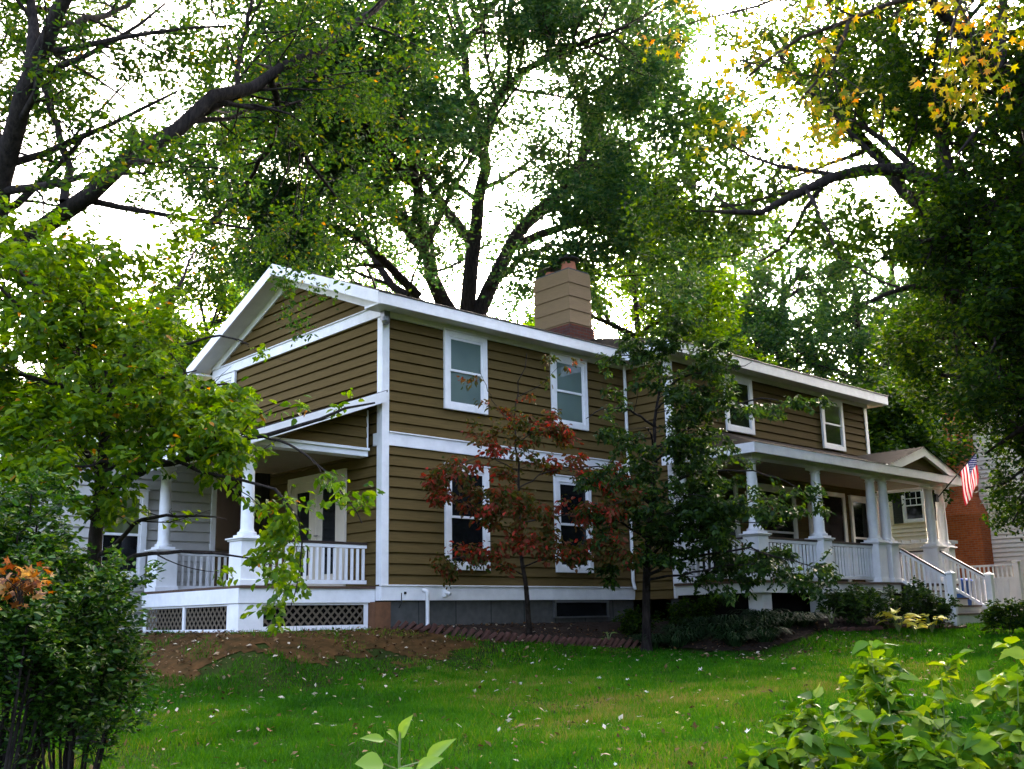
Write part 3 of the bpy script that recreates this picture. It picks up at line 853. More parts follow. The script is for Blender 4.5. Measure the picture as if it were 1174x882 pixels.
# front steps
SX0, SX1 = 11.36, 13.16
nst = 4
STZ = lambda i: DZ - (i + 1) * 0.165
mb = MB()
for i in range(nst):
    y1 = FY - 0.185 - i * 0.27; y0 = y1 - 0.27
    mb.box(SX0, SX1, y0 + 0.02, y1, -1.0, STZ(i) - 0.032)
steps = mb.build("front_steps", CREAM, house)
mb = MB()
for i in range(nst):
    y1 = FY - 0.185 - i * 0.27; y0 = y1 - 0.27
    mb.box(SX0 - 0.03, SX1 + 0.03, y0 - 0.012, y1 + 0.01, STZ(i) - 0.03, STZ(i))
mb.build("stair_treads", DECKWOOD, steps)
NY = FY - 0.185 - nst * 0.27 + 0.06
for x in (SX0 - 0.04, SX1 + 0.04):
    mb = MB()
    mb.box(x - 0.065, x + 0.065, NY - 0.065, NY + 0.065, -0.95, 0.40); mb.box(x - 0.085, x + 0.085, NY - 0.085, NY + 0.085, 0.402, 0.43)
    mb.hexa([(x + i * 0.08, NY + j * 0.08, 0.432) for i, j in ((-1, -1), (1, -1), (1, 1), (-1, 1))] + [(x + i * 0.02, NY + j * 0.02, 0.475) for i, j in ((-1, -1), (1, -1), (1, 1), (-1, 1))])
    mb.build("newel_post", WHITE, house, bevel=0.004)
    railing((x, FY - 0.19), (x, NY + 0.07), 0.28, 0.95, 9, "stair_railing", (0.02, -0.58))

# ------------------------------------------------------------------ flag on its pole
fp0, fp1 = np.array([13.42, -3.06, 2.22]), np.array([13.62, -3.98, 3.20])
flag = thing("flag", "striped flag with dark blue canton drooping from a slanted pole on the porch column", "flag", tuple(fp0))
mb = MB(); mb.tube([fp0, fp1], 0.014, 8); mb.lathe(fp1, [(0.014, 0), (0.03, 0.02), (0.03, 0.04), (0.01, 0.06)], 10); mb.build("flag_pole", BLACKMETAL, flag, smooth=True)
mb = MB(); mb.box(13.36, 13.48, -3.05, -3.0, 2.12, 2.3); mb.build("pole_bracket", BLACKMETAL, flag)


def flag_mat():
    m, N, L = new_mat("flag_cloth")
    o = N.new("ShaderNodeOutputMaterial"); p = N.new("ShaderNodeBsdfPrincipled"); t = N.new("ShaderNodeBsdfTranslucent"); mx = N.new("ShaderNodeMixShader"); mx.inputs[0].default_value = 0.3
    a = N.new("ShaderNodeVertexColor"); a.layer_name = "dye"
    L.new(a.outputs[0], p.inputs["Base Color"]); L.new(a.outputs[0], t.inputs["Color"]); p.inputs["Roughness"].default_value = 0.8
    L.new(p.outputs[0], mx.inputs[1]); L.new(t.outputs[0], mx.inputs[2]); L.new(mx.outputs[0], o.inputs[0])
    return m


NS, NT = 78, 110
vv = np.zeros((NS + 1, NT + 1, 3))
pd = (fp1 - fp0) / np.linalg.norm(fp1 - fp0)
side = norm(np.cross(pd, [0, 0, 1])[None])[0]
for i in range(NS + 1):
    s_ = i / NS                                    # 0 inner end of hoist .. 1 tip (top of flag)
    h0 = fp0 + (fp1 - fp0) * (0.56 + 0.42 * s_)
    for j in range(NT + 1):
        t_ = j / NT
        drop = 0.72 + 0.12 * (1 - s_) ** 0.6
        gather = 1 - 0.22 * t_ ** 0.7
        mid = fp0 + (fp1 - fp0) * 0.78
        base = mid + (h0 - mid) * gather
        sag = np.array([0, 0, -1.0]) * t_ * drop * (1.02 - 0.12 * s_)
        fold = side * (0.075 * math.sin(s_ * 9.5 + 1.2 * t_) * min(1, t_ * 3) + 0.03 * math.sin(s_ * 21 + 3 * t_) * t_)
        vv[i, j] = base + sag + fold + pd * 0.02 * math.sin(7 * t_ + 3 * s_) * t_
I = np.arange((NS + 1) * (NT + 1)).reshape(NS + 1, NT + 1)
Q = np.stack([I[:-1, :-1], I[:-1, 1:], I[1:, 1:], I[1:, :-1]], -1).reshape(-1, 4)
me = arrays_mesh("flag_cloth", vv.reshape(-1, 3), Q, flag_mat(), smooth=True)
ca = me.color_attributes.new("dye", 'FLOAT_COLOR', 'CORNER')
cols = np.zeros((NS, NT, 4)); cols[..., 3] = 1
for i in range(NS):
    for j in range(NT):
        stripe = i * 13 // NS
        c = (0.55, 0.012, 0.03) if stripe % 2 == 0 else (0.8, 0.78, 0.78)
        if i >= NS * 6 // 13 and j < NT * 0.40:
            c = (0.015, 0.025, 0.13)
            a, b = (i - NS * 6 // 13) / (NS * 7 / 13) * 10, j / (NT * 0.40) * 12
            if (int(a) + int(b)) % 2 == 1 and 0 < int(a) < 10 and 0 < int(b) < 12 and (a % 1 - .5) ** 2 + (b % 1 - .5) ** 2 < 0.12: c = (0.8, 0.8, 0.8)
        cols[i, j, :3] = c
ca.data.foreach_set("color", np.repeat(cols.reshape(-1, 4), 4, axis=0).astype(np.float32).ravel())
link("flag_cloth", me, flag)

# ------------------------------------------------------------------ neighbouring property
NX = 26.0
nh = thing("house", "beige clapboard neighbouring house with black shutters and a large red brick chimney", "house", (30, 1.2, -0.65))
nz1, nridge, nrz = 4.6, 1.5, 6.1
next_ = lambda z: (-6.5, 7.5) if z < nz1 else (-6.5 + (z - nz1) / (nrz + 0.4 - nz1) * 8.0, 7.5 - (z - nz1) / (nrz + 0.4 - nz1) * 6.0)
lap_wall(nh, SIDE(NX), next_, -0.7, 6.4, exp=0.15, lip=0.03, mat=BEIGE)
mb = MB(); mb.box(NX + 0.05, 36, -6.5, 7.5, -0.7, nz1); mb.build("rear_wall", BEIGE, nh)
mb = MB()
mb.prism([(NX - 0.3, -6.9, nz1 - 0.05), (NX - 0.3, nridge, 6.65), (NX - 0.3, nridge, 6.53), (NX - 0.3, -6.9, nz1 - 0.15)], (11, 0, 0))
mb.prism([(NX - 0.3, 7.9, nz1 - 0.05), (NX - 0.3, nridge, 6.65), (NX - 0.3, nridge, 6.53), (NX - 0.3, 7.9, nz1 - 0.15)], (11, 0, 0))
mb.build("roof", SHINGLE, nh)
for ya in (-6.9, 7.9):
    mb = MB(); mb.prism([(NX - 0.33, ya, nz1 - 0.06), (NX - 0.33, nridge, 6.64), (NX - 0.33, nridge, 6.42), (NX - 0.33, ya, nz1 - 0.26)], (0.03, 0, 0)); mb.build("rake_board", WHITE, nh)
mpn = lambda a, o, z: SIDE(NX)(a, o + 0.02, z)
window(mpn, 3.1, 3.95, 2.78, 4.0, DARK_GLASS, parent=nh, cw=0.09, grid=(3, 2))
window(mpn, -1.6, -0.75, 0.9, 2.2, DARK_GLASS, parent=nh, cw=0.09, grid=(3, 2))
for a0, a1, z0, z1 in ((3.98, 4.32, 2.78, 4.0), (2.72, 3.07, 2.78, 4.0), (-0.72, -0.38, 0.9, 2.2), (-1.98, -1.63, 0.9, 2.2)):
    mb = MB(); mbox(mb, mpn, a0, a1, 0, 0.035, z0, z1)
    z = z0 + 0.08
    while z < z1 - 0.1:
        mbox(mb, mpn, a0 + 0.05, a1 - 0.05, 0.036, 0.046, z, z + 0.035); z += 0.06
    mb.build("shutter", NAVY, nh)
mb = MB()
mb.box(NX - 0.75, NX - 0.002, 0.95, 2.22, -0.8, 2.85)
mb.hexa([(NX - 0.75, 0.95, 2.85), (NX - 0.002, 0.95, 2.85), (NX - 0.002, 2.22, 2.85), (NX - 0.75, 2.22, 2.85), (NX - 0.6, 1.2, 3.45), (NX - 0.002, 1.2, 3.45), (NX - 0.002, 1.95, 3.45), (NX - 0.6, 1.95, 3.45)])
mb.box(NX - 0.6, NX - 0.002, 1.2, 1.95, 3.45, 7.0)
mb.box(NX - 0.65, NX + 0.05, 1.15, 2.0, 7.0, 7.12)
nch = mb.build("chimney", REDBRICK, nh)
mb = MB(); mb.lathe((NX - 0.3, 1.55, 7.12), [(0.16, 0), (0.14, 0.3), (0.13, 0.42)], 12); mb.build("clay_flue", CLAY, nch)

# white fence
fe = thing("fence", "white vinyl board fence with an open baluster top beside the front steps", "fence", (17, -2.7, -0.65))
fx = 17.0
mb = MB(); y = -3.16
while y < -1.3:
    mb.box(fx - 0.012, fx + 0.012, y, y + 0.145, -0.75, 0.40); y += 0.15
mb.build("board_panel", FENCEWHITE, fe, bevel=0.006)
mb = MB(); mb.box(fx - 0.03, fx + 0.03, -3.17, -1.3, 0.402, 0.46); mb.box(fx - 0.03, fx + 0.03, -3.17, -1.3, -0.6, -0.5); mb.box(fx - 0.04, fx + 0.04, -3.17, -1.3, 0.74, 0.79); mb.build("fence_rail", FENCEWHITE, fe)
for i in range(17):
    mb = MB(); yy = -3.10 + i * 0.11; mb.box(fx - 0.014, fx + 0.014, yy - 0.018, yy + 0.018, 0.46, 0.74); mb.build("baluster", FENCEWHITE, fe)
for yy in (-3.24, -1.25):
    mb = MB(); mb.box(fx - 0.065, fx + 0.065, yy - 0.065, yy + 0.065, -0.8, 0.82); mb.box(fx - 0.09, fx + 0.09, yy - 0.09, yy + 0.09, 0.822, 0.85); mb.build("fence_post", FENCEWHITE, fe, bevel=0.005)

# pergola
pg = thing("pergola", "weathered white garden pergola in front of the beige neighbouring wall", "pergola", (20.5, 1.2, -0.65))
PGM = solid("weathered_white_wood", (0.52, 0.49, 0.42), 0.8, 0.1, 5)
for y in (0.35, 1.75):
    for x in (20.0, 21.2):
        mb = MB(); mb.box(x - 0.05, x + 0.05, y - 0.05, y + 0.05, -0.75, 1.52); mb.build("post", PGM, pg)
for x in (20.0, 21.2):
    mb = MB(); mb.box(x - 0.025, x + 0.025, 0.1, 2.0, 1.522, 1.64); mb.build("beam", PGM, pg)
for i in range(7):
    mb = MB(); y = 0.15 + i * 0.29; mb.box(19.7, 21.5, y - 0.02, y + 0.02, 1.642, 1.74); mb.build("rafter", PGM, pg)

# blue bin
bn = thing("wheelie_bin", "blue plastic wheelie bin seen through the stair balusters", "bin", (15.7, -2.3, float(zg(15.7, -2.3))))
bx, by, bz = 15.7, -2.3, float(zg(15.7, -2.3))
mb = MB(); mb.hexa([(bx + i * 0.20, by + j * 0.18, bz + 0.05) for i, j in ((-1, -1), (1, -1), (1, 1), (-1, 1))] + [(bx + i * 0.27, by + j * 0.24, bz + 0.98) for i, j in ((-1, -1), (1, -1), (1, 1), (-1, 1))]); mb.build("bin_body", BLUEPLASTIC, bn, bevel=0.02)
mb = MB(); mb.hexa([(bx + i * 0.30, by + j * 0.27, bz + 0.982) for i, j in ((-1, -1), (1, -1), (1, 1), (-1, 1))] + [(bx + i * 0.26, by + j * 0.23, bz + 1.05) for i, j in ((-1, -1), (1, -1), (1, 1), (-1, 1))]); mb.build("lid", BLUEPLASTIC, bn, bevel=0.01)
for j in (-1, 1):
    mb = MB(); mb.prism([(bx + 0.22 + 0.10 * math.cos(a * math.pi / 6), by + j * 0.2 - 0.02, bz + 0.11 + 0.10 * math.sin(a * math.pi / 6)) for a in range(12)], (0, 0.04, 0)); mb.build("wheel", BLACKMETAL, bn)


# ------------------------------------------------------------------ vegetation
def resample(pts, K):
    """smooth a hand-laid polyline (points may be 3-D) to K points"""
    P = np.array(pts, float)
    n = len(P)
    if n > 2:                                     # Catmull-Rom
        E = np.concatenate([[2 * P[0] - P[1]], P, [2 * P[-1] - P[-2]]])
        out_ = []
        for i in range(n - 1):
            p0, p1, p2, p3 = E[i:i + 4]
            for t in np.linspace(0, 1, 8, endpoint=False):
                out_.append(0.5 * ((2 * p1) + (-p0 + p2) * t + (2 * p0 - 5 * p1 + 4 * p2 - p3) * t * t + (-p0 + 3 * p1 - 3 * p2 + p3) * t ** 3))
        P = np.array(out_ + [P[-1]])
    d = np.concatenate([[0], np.cumsum(np.linalg.norm(np.diff(P, axis=0), axis=1))])
    s = np.linspace(0, d[-1], K)
    return np.stack([np.interp(s, d, P[:, k]) for k in range(3)], -1)


def sprout(P, Rr, n, L, ang, K, rng, tmin=0.25, up=0.15, flat=0.0, wob=0.12, rfac=0.55, tip=0.3, lenfall=0.55, keep=None):
    """n children on every parent polyline P (M,K0,3), all levels handled as arrays"""
    M_, K0 = P.shape[:2]
    m = M_ * n
    pi = np.repeat(np.arange(M_), n)
    t = tmin + (1 - tmin) * ((np.tile(np.arange(n), M_) + rng.random(m)) / n)
    f = t * (K0 - 1); i0 = np.minimum(f.astype(int), K0 - 2); fr = (f - i0)[:, None]
    pos = P[pi, i0] * (1 - fr) + P[pi, i0 + 1] * fr
    r0 = (Rr[pi, i0] * (1 - fr[:, 0]) + Rr[pi, i0 + 1] * fr[:, 0]) * rfac
    d = norm(P[pi, i0 + 1] - P[pi, i0])
    ref = np.where(np.abs(d[:, 2:3]) > 0.85, np.array([1.0, 0, 0]), np.array([0, 0, 1.0]))
    s = norm(np.cross(d, ref)); u = np.cross(s, d)
    az = rng.random(m) * 2 * np.pi
    if flat: az = np.where(rng.random(m) < flat, np.where(rng.random(m) < 0.5, 0, np.pi) + rng.normal(0, 0.35, m), az)
    lat = s * np.cos(az)[:, None] + u * np.sin(az)[:, None]
    a = rad(ang) * (0.75 + 0.5 * rng.random(m))[:, None]
    dr = norm(d * np.cos(a) + lat * np.sin(a))
    length = L * (1 - lenfall * t) * (0.7 + 0.6 * rng.random(m))
    st = (length / (K - 1))[:, None]
    out_ = np.empty((m, K, 3)); out_[:, 0] = pos
    for k in range(1, K):
        dr = norm(dr + rng.normal(0, wob, (m, 3)) + np.array([0, 0, up]) / K)
        out_[:, k] = out_[:, k - 1] + dr * st
    R2 = r0[:, None] * np.linspace(1, tip, K)[None]
    if keep is not None:
        ok = keep(out_[:, -1]) & keep(out_[:, K // 2])
        out_, R2 = out_[ok], R2[ok]
    return out_, R2


STAR = []
for i, (a, r) in enumerate([(0, 1.0), (22, .42), (52, .82), (78, .36), (115, .62), (160, .22), (200, .22), (245, .62), (282, .36), (308, .82), (338, .42)]):
    STAR.append((r * math.cos(rad(a)), r * math.sin(rad(a))))
STAR = np.array(STAR)


def leaves(P, n, size, rng, mat, name, shape='quad', droop=0.2, spread=0.06, wide=0.5, level=0.75, tint=None, pair=False, tipward=0.0, tspread=1.0):
    """n leaves along every twig of P (M,K,3) -> mesh"""
    M_, K = P.shape[:2]
    m = M_ * n
    pi = np.repeat(np.arange(M_), n)
    t = rng.random(m)
    if tipward: t = 1 - (1 - t) * (1 - tipward)
    f = t * (K - 1); i0 = np.minimum(f.astype(int), K - 2); fr = (f - i0)[:, None]
    pos = P[pi, i0] * (1 - fr) + P[pi, i0 + 1] * fr
    d = norm(P[pi, i0 + 1] - P[pi, i0])
    az = rng.random(m) * 2 * np.pi
    h = np.stack([np.cos(az), np.sin(az), rng.normal(0, 0.35, m)], -1)
    ax = norm(0.55 * d + h + np.array([0, 0, -droop]))
    pos = pos + rng.normal(0, spread, (m, 3))
    nrm = norm(np.array([0, 0, 1.0]) * level + rng.normal(0, 0.5, (m, 3)))
    sd = norm(np.cross(ax, nrm)); nn = np.cross(sd, ax)
    L_ = (size * (0.6 + 0.7 * rng.random(m)))[:, None]
    W = L_ * wide * (0.85 + 0.3 * rng.random(m))[:, None]
    if shape == 'quad':
        V = np.stack([pos, pos + ax * L_ * 0.45 + sd * W * 0.5, pos + ax * L_ - nn * L_ * 0.12, pos + ax * L_ * 0.45 - sd * W * 0.5], 1)
        F_ = np.arange(m * 4).reshape(m, 4); rep = 1
    elif shape == 'oval':
        c = nn * L_ * 0.06
        V = np.stack([pos, pos + ax * L_ * 0.25 + sd * W * 0.42 + c, pos + ax * L_ * 0.62 + sd * W * 0.42 + c - nn * L_ * .05, pos + ax * L_ - nn * L_ * 0.2,
                      pos + ax * L_ * 0.62 - sd * W * 0.42 + c - nn * L_ * .05, pos + ax * L_ * 0.25 - sd * W * 0.42 + c], 1)
        b = np.arange(m)[:, None] * 6
        F_ = np.stack([b + np.array([[0, 1, 2, 3]]), b + np.array([[0, 3, 4, 5]])], 1).reshape(-1, 4); rep = 2
    elif shape == 'broad':
        st = np.array([0.0, 0.10, 0.26, 0.44, 0.62, 0.80, 1.0]); wd_ = np.array([0.03, 0.62, 1.0, 0.97, 0.74, 0.40, 0.02])
        bend = (0.10 + 0.30 * rng.random(m))[:, None]; cup = (0.04 + 0.16 * rng.random(m))[:, None]; twist = rng.normal(0, 0.25, m)[:, None]
        rows = []
        for k_, (t_, w_) in enumerate(zip(st, wd_)):
            ser = 1 + (0.10 if k_ % 2 else -0.04)
            c_ = pos + ax * L_ * t_ - nn * L_ * bend * t_ * t_
            e_ = sd * (W * 0.5 * w_ * ser)
            rows += [c_ + e_ + nn * L_ * (cup * w_ + twist * t_ * w_ * .3), c_ - nn * L_ * 0.015, c_ - e_ + nn * L_ * (cup * w_ - twist * t_ * w_ * .3)]
        V = np.stack(rows, 1)
        b = np.arange(m)[:, None] * 21
        q = [[3 * i + j, 3 * i + j + 1, 3 * i + j + 4, 3 * i + j + 3] for i in range(6) for j in range(2)]
        F_ = np.stack([b + np.array([k_]) for k_ in q], 1).reshape(-1, 4); rep = 12
    else:
        k = len(STAR)
        curl = (STAR[:, 0] ** 2 + STAR[:, 1] ** 2)
        V = pos[:, None] + ax[:, None] * (L_ * 0.5)[:, :, None] * (STAR[:, 0] + 0.6)[None, :, None] + sd[:, None] * (L_ * 0.5)[:, :, None] * STAR[:, 1][None, :, None] - nn[:, None] * (L_ * 0.12)[:, :, None] * curl[None, :, None]
        F_ = np.arange(m * k).reshape(m, k); rep = 1
    tv = rng.random(m) if tint is None else tint(pos, rng)
    return arrays_mesh(name, V.reshape(-1, 3), F_, mat, np.repeat(tv, rep))


def tubes_mesh(name, sets, mat):
    vs, fs, o = [], [], 0
    for P, Rr, n in sets:
        if len(P) == 0: continue
        v, f = tube_arrays(P, Rr, n)
        vs.append(v); fs.append(f + o); o += len(v)
    return arrays_mesh(name, np.concatenate(vs), np.concatenate(fs), mat, smooth=True)


def not_house(p):
    """keeps twigs out of the house's rooms and roof, and off the camera"""
    x, y, z = p[:, 0], p[:, 1], p[:, 2]
    yy = np.where(y < 3, y, 6 - y)
    a = (x > -0.6) & (x < 14.7) & (y > -0.6) & (y < 6.6) & (z < np.minimum(6.9, 5.5 + 0.41 * yy))
    b = (x > 5.6) & (x < 14.7) & (y > -1.7) & (y < 3) & (z < 5.6)
    c = (x > 5.6) & (x < 14.7) & (y > -3.45) & (y < -1) & (z < 3.8)
    e = (x > -3.0) & (x < 0.2) & (y > -0.2) & (y < 4) & (z < 3.6)
    cam_ = np.linalg.norm(p - CP, axis=1) < 2.0
    return ~(a | b | c | e | cam_)


def tree(name, label, cat, base, trunk, limbs, spec, bark, leafmat, seed, group=None, keep=not_house, leaf=None, K=14):
    """trunk and limbs are (points, r0, r1); spec = list of sprout keyword dicts; leaf = leaves keywords"""
    rng = np.random.default_rng(seed)
    root = thing(name, label, cat, tuple(base), group)
    tp, ta, tb = trunk
    TP = resample(tp, 18)
    TR = np.linspace(1, 0, 18) ** 1.3 * (ta - tb) + tb
    TR[0] *= 1.35; TR[1] *= 1.12
    link("trunk", tubes_mesh("trunk", [(TP[None], TR[None], 14)], bark), root)
    PL, RL = [], []
    for pts, a, b in limbs:
        p = resample(pts, K); p[2:-1] += rng.normal(0, 0.006 * np.linalg.norm(p[-1] - p[0]), (K - 3, 3))
        r = np.linspace(a, b, K)
        link("limb", tubes_mesh("limb", [(p[None], r[None], 10)], bark), root)
        PL.append(p); RL.append(r)
    P, Rr = np.array(PL), np.array(RL)
    sets = []
    last = None
    for k, s in enumerate(spec):
        s = dict(s); extra = s.pop('also', None)
        P, Rr = sprout(P, Rr, rng=rng, keep=keep, **s)
        sets.append((P, Rr, 5 if k == 0 else 3))
    link("twigs", tubes_mesh("twigs", sets, bark), root)
    cr = link("crown", leaves(P, rng=rng, mat=leafmat, name="crown", **leaf), root)
    return root, P


G = lambda *c: c
OAK = leaf_mat("oak_leaves", [(0, (0.011, 0.036, 0.008)), (0.5, (0.026, 0.070, 0.009)), (0.95, (0.060, 0.110, 0.009)), (0.99, (0.16, 0.15, 0.015)), (1, (0.30, 0.15, 0.015))], 0.55, 0.6, 0.15)
BIGTREE = leaf_mat("central_tree_leaves", [(0, (0.010, 0.034, 0.011)), (0.6, (0.023, 0.064, 0.013)), (1, (0.055, 0.100, 0.014))], 0.40, 0.6, 0.15)
DARKTREE = leaf_mat("dark_tree_leaves", [(0, (0.008, 0.024, 0.004)), (0.6, (0.018, 0.050, 0.005)), (1, (0.060, 0.105, 0.007))], 0.5, 0.6, 0.12)
BRIGHT = leaf_mat("bright_leaves", [(0, (0.016, 0.050, 0.004)), (0.5, (0.042, 0.100, 0.005)), (1, (0.105, 0.175, 0.008))], 0.58, 0.6, 0.15)
DOG = leaf_mat("dogwood_leaves", [(0, (0.010, 0.026, 0.007)), (0.6, (0.020, 0.050, 0.009)), (1, (0.045, 0.090, 0.007))], 0.45, 0.5, 0.2)
FGL = leaf_mat("foreground_leaves", [(0, (0.014, 0.050, 0.003)), (0.55, (0.050, 0.120, 0.004)), (0.9, (0.130, 0.210, 0.008)), (0.96, (0.30, 0.20, 0.02)), (1, (0.45, 0.16, 0.015))], 0.52, 0.5, 0.22)
REDL = leaf_mat("red_leaves", [(0, (0.026, 0.042, 0.006)), (0.40, (0.065, 0.050, 0.009)), (0.65, (0.120, 0.036, 0.016)), (0.88, (0.21, 0.034, 0.022)), (1, (0.42, 0.05, 0.03))], 0.45, 0.55, 0.12, 0.497)
YELL = leaf_mat("yellow_maple_leaves", [(0, (0.05, 0.095, 0.006)), (0.45, (0.13, 0.15, 0.010)), (0.85, (0.28, 0.22, 0.012)), (1, (0.36, 0.15, 0.02))], 0.5, 0.6, 0.15)
BUSH = leaf_mat("boxwood_leaves", [(0, (0.006, 0.026, 0.004)), (0.5, (0.020, 0.070, 0.006)), (0.85, (0.060, 0.140, 0.010)), (1, (0.11, 0.15, 0.03))], 0.35, 0.45, 0.3)
HYDR = leaf_mat("shrub_leaves", [(0, (0.016, 0.060, 0.004)), (0.5, (0.070, 0.17, 0.008)), (1, (0.23, 0.32, 0.025))], 0.45, 0.5, 0.2)


def px(pts, d0=None):
    """polyline from photo pixels with a depth for each point"""
    return [at(*p) for p in pts]


# --- central tree behind the house
CB = np.array([8.8, 8.6, -0.5])
fork = at(530, 372, 30)
central = tree("tree", "large many stemmed tree rising directly behind the main roof", "tree", CB,
    ([CB, CB + [0, 0, 3], (CB + fork) / 2 + [0, 0, 1.2], fork], 0.6, 0.45),
    [(px([(520, 365, 30), (500, 330, 29.6), (490, 281, 29), (477, 209, 28), (468, 165, 27.2), (452, 100, 26), (440, 30, 25)]), 0.245, 0.05),
     (px([(535, 365, 30), (541, 300, 30), (552, 215, 30), (549, 149, 30), (534, 98, 30.5), (526, 30, 31), (520, -50, 31.5)]), 0.245, 0.05),
     (px([(545, 368, 30), (577, 298, 30.5), (615, 247, 31), (649, 209, 31.5), (683, 140, 32), (709, 64, 32.5), (730, -10, 33)]), 0.245, 0.05),
     (px([(588, 283, 30.6), (640, 262, 30), (683, 253, 29.2), (747, 226, 28), (810, 202, 27)]), 0.15, 0.03),
     (px([(488, 290, 29), (440, 234, 28), (385, 179, 27), (325, 150, 26), (270, 130, 25)]), 0.16, 0.04),
     (px([(515, 368, 30), (449, 325, 31.5), (406, 255, 33), (355, 192, 34), (300, 150, 35)]), 0.15, 0.03),
     (px([(541, 280, 30), (500, 221, 31), (470, 168, 32), (430, 110, 33), (380, 50, 34)]), 0.16, 0.04),
     (px([(553, 180, 30), (568, 115, 29), (610, 75, 28), (660, 50, 27), (720, 30, 26)]), 0.16, 0.04),
     (px([(630, 230, 31.2), (690, 190, 32.5), (740, 150, 34), (790, 100, 35)]), 0.15, 0.04),
     (px([(530, 60, 30.8), (560, 10, 29), (600, -40, 27.5)]), 0.14, 0.04),
     (px([(478, 209, 28), (430, 160, 26), (400, 90, 24.5), (385, 20, 23)]), 0.18, 0.04),
     (px([(520, 366, 30), (470, 345, 29), (400, 330, 28), (340, 320, 27)]), 0.14, 0.03),
     (px([(480, 340, 29.8), (430, 290, 29), (370, 250, 28), (320, 225, 27)]), 0.15, 0.03),
     (px([(560, 330, 30), (610, 290, 29), (660, 280, 28), (710, 285, 27)]), 0.10, 0.02),
     (px([(512, 365, 30), (495, 300, 32), (470, 250, 34), (440, 215, 36)]), 0.14, 0.03)],
    [dict(n=13, L=4.2, ang=50, K=7, up=0.35, tmin=0.24, wob=0.10, rfac=0.5, lenfall=0.5),
     dict(n=8, L=1.9, ang=48, K=5, up=0.1, tmin=0.2, wob=0.15, rfac=0.5),
     dict(n=5, L=0.85, ang=50, K=4, up=0.0, tmin=0.2, wob=0.2, rfac=0.55)],
    BARK, BIGTREE, 11, leaf=dict(n=34, size=0.125, spread=0.15, wide=0.62, level=0.5))

# --- overhanging oak, trunk just outside the frame on the left
LB = at(-60, 300, 12.5); LB[2] = zg(LB[0], LB[1])
lf = at(-48, 330, 12.5)
oak = tree("tree", "dark limbed tree reaching in from the left edge above the small leafy tree", "tree", LB,
    ([LB, (LB * 0.5 + lf * 0.5) + [0.03, 0, 0], lf], 0.34, 0.24),
    [(px([(-48, 335, 12.5), (-15, 303, 12.4), (17, 276, 12.3), (72, 234, 12.2), (136, 191, 12.2), (177, 167, 12.4), (211, 143, 12.6), (259, 116, 13), (313, 89, 13.6), (368, 55, 14.2), (420, 15, 15), (470, -40, 15.8)]), 0.125, 0.035),
     (px([(-48, 330, 12.5), (-12, 262, 12.3), (0, 218, 12.2), (17, 150, 12), (34, 80, 11.8), (58, 27, 11.7), (85, -20, 11.6), (120, -90, 11.5)]), 0.16, 0.06),
     (px([(34, 82, 11.8), (38, 55, 11.9), (37, 10, 12.2), (30, -60, 12.6)]), 0.08, 0.03),
     (px([(73, 232, 12.2), (77, 177, 12.6), (58, 123, 13), (41, 78, 13.4), (10, 30, 13.8)]), 0.055, 0.02),
     (px([(205, 147, 12.6), (250, 120, 13.2), (300, 100, 14), (352, 92, 15)]), 0.06, 0.02),
     (px([(272, 110, 13.2), (274, 72, 13.6), (290, -10, 14)]), 0.045, 0.015),
     (px([(310, 92, 13.6), (320, 130, 14.2), (300, 185, 15), (262, 235, 15.8), (235, 262, 16.4)]), 0.05, 0.015),
     (px([(318, 140, 14.2), (350, 180, 14.8), (395, 240, 15.5)]), 0.035, 0.012),
     (px([(58, 30, 11.7), (110, 20, 12.6), (165, 0, 13.6), (220, -10, 14.5)]), 0.045, 0.015),
     (px([(10, 180, 12.2), (-20, 120, 13), (-40, 60, 14)]), 0.05, 0.02)],
    [dict(n=9, L=2.1, ang=55, K=6, up=0.1, tmin=0.15, wob=0.14, rfac=0.45, lenfall=0.3),
     dict(n=5, L=0.95, ang=50, K=5, up=0.0, tmin=0.2, wob=0.18, rfac=0.5),
     dict(n=4, L=0.45, ang=50, K=4, up=0.0, tmin=0.2, wob=0.2, rfac=0.55)],
    BARK, OAK, 21, leaf=dict(n=22, size=0.078, spread=0.07, wide=0.55, level=0.5))

def pix(p):
    q = p - CP
    w_ = q @ CF
    return PX + FPX * (q @ CR) / np.maximum(w_, 0.1), PY - FPX * (q @ CU) / np.maximum(w_, 0.1)


def right_keep(p):
    """the right tree is open on its far left side, where the trees beyond show through"""
    u, v = pix(p)
    thin = (u < 1010 + 25 * np.sin(v / 23)) & (v > 300 + 14 * np.sin(u / 17)) & (np.modf(np.abs(p[:, 0] * 7.13))[0] > 0.2)
    thin |= (v > 480) & (u < 1080 + 10 * np.sin(v / 9))
    thin |= (v > 565 + 12 * np.sin(u / 9)) & (u < 1125)
    thin |= (v > 620)
    thin |= (u > 1070) & (u < 1132 + 6 * np.sin(v / 7)) & (v > 498) & (v < 592)
    return not_house(p) & ~thin


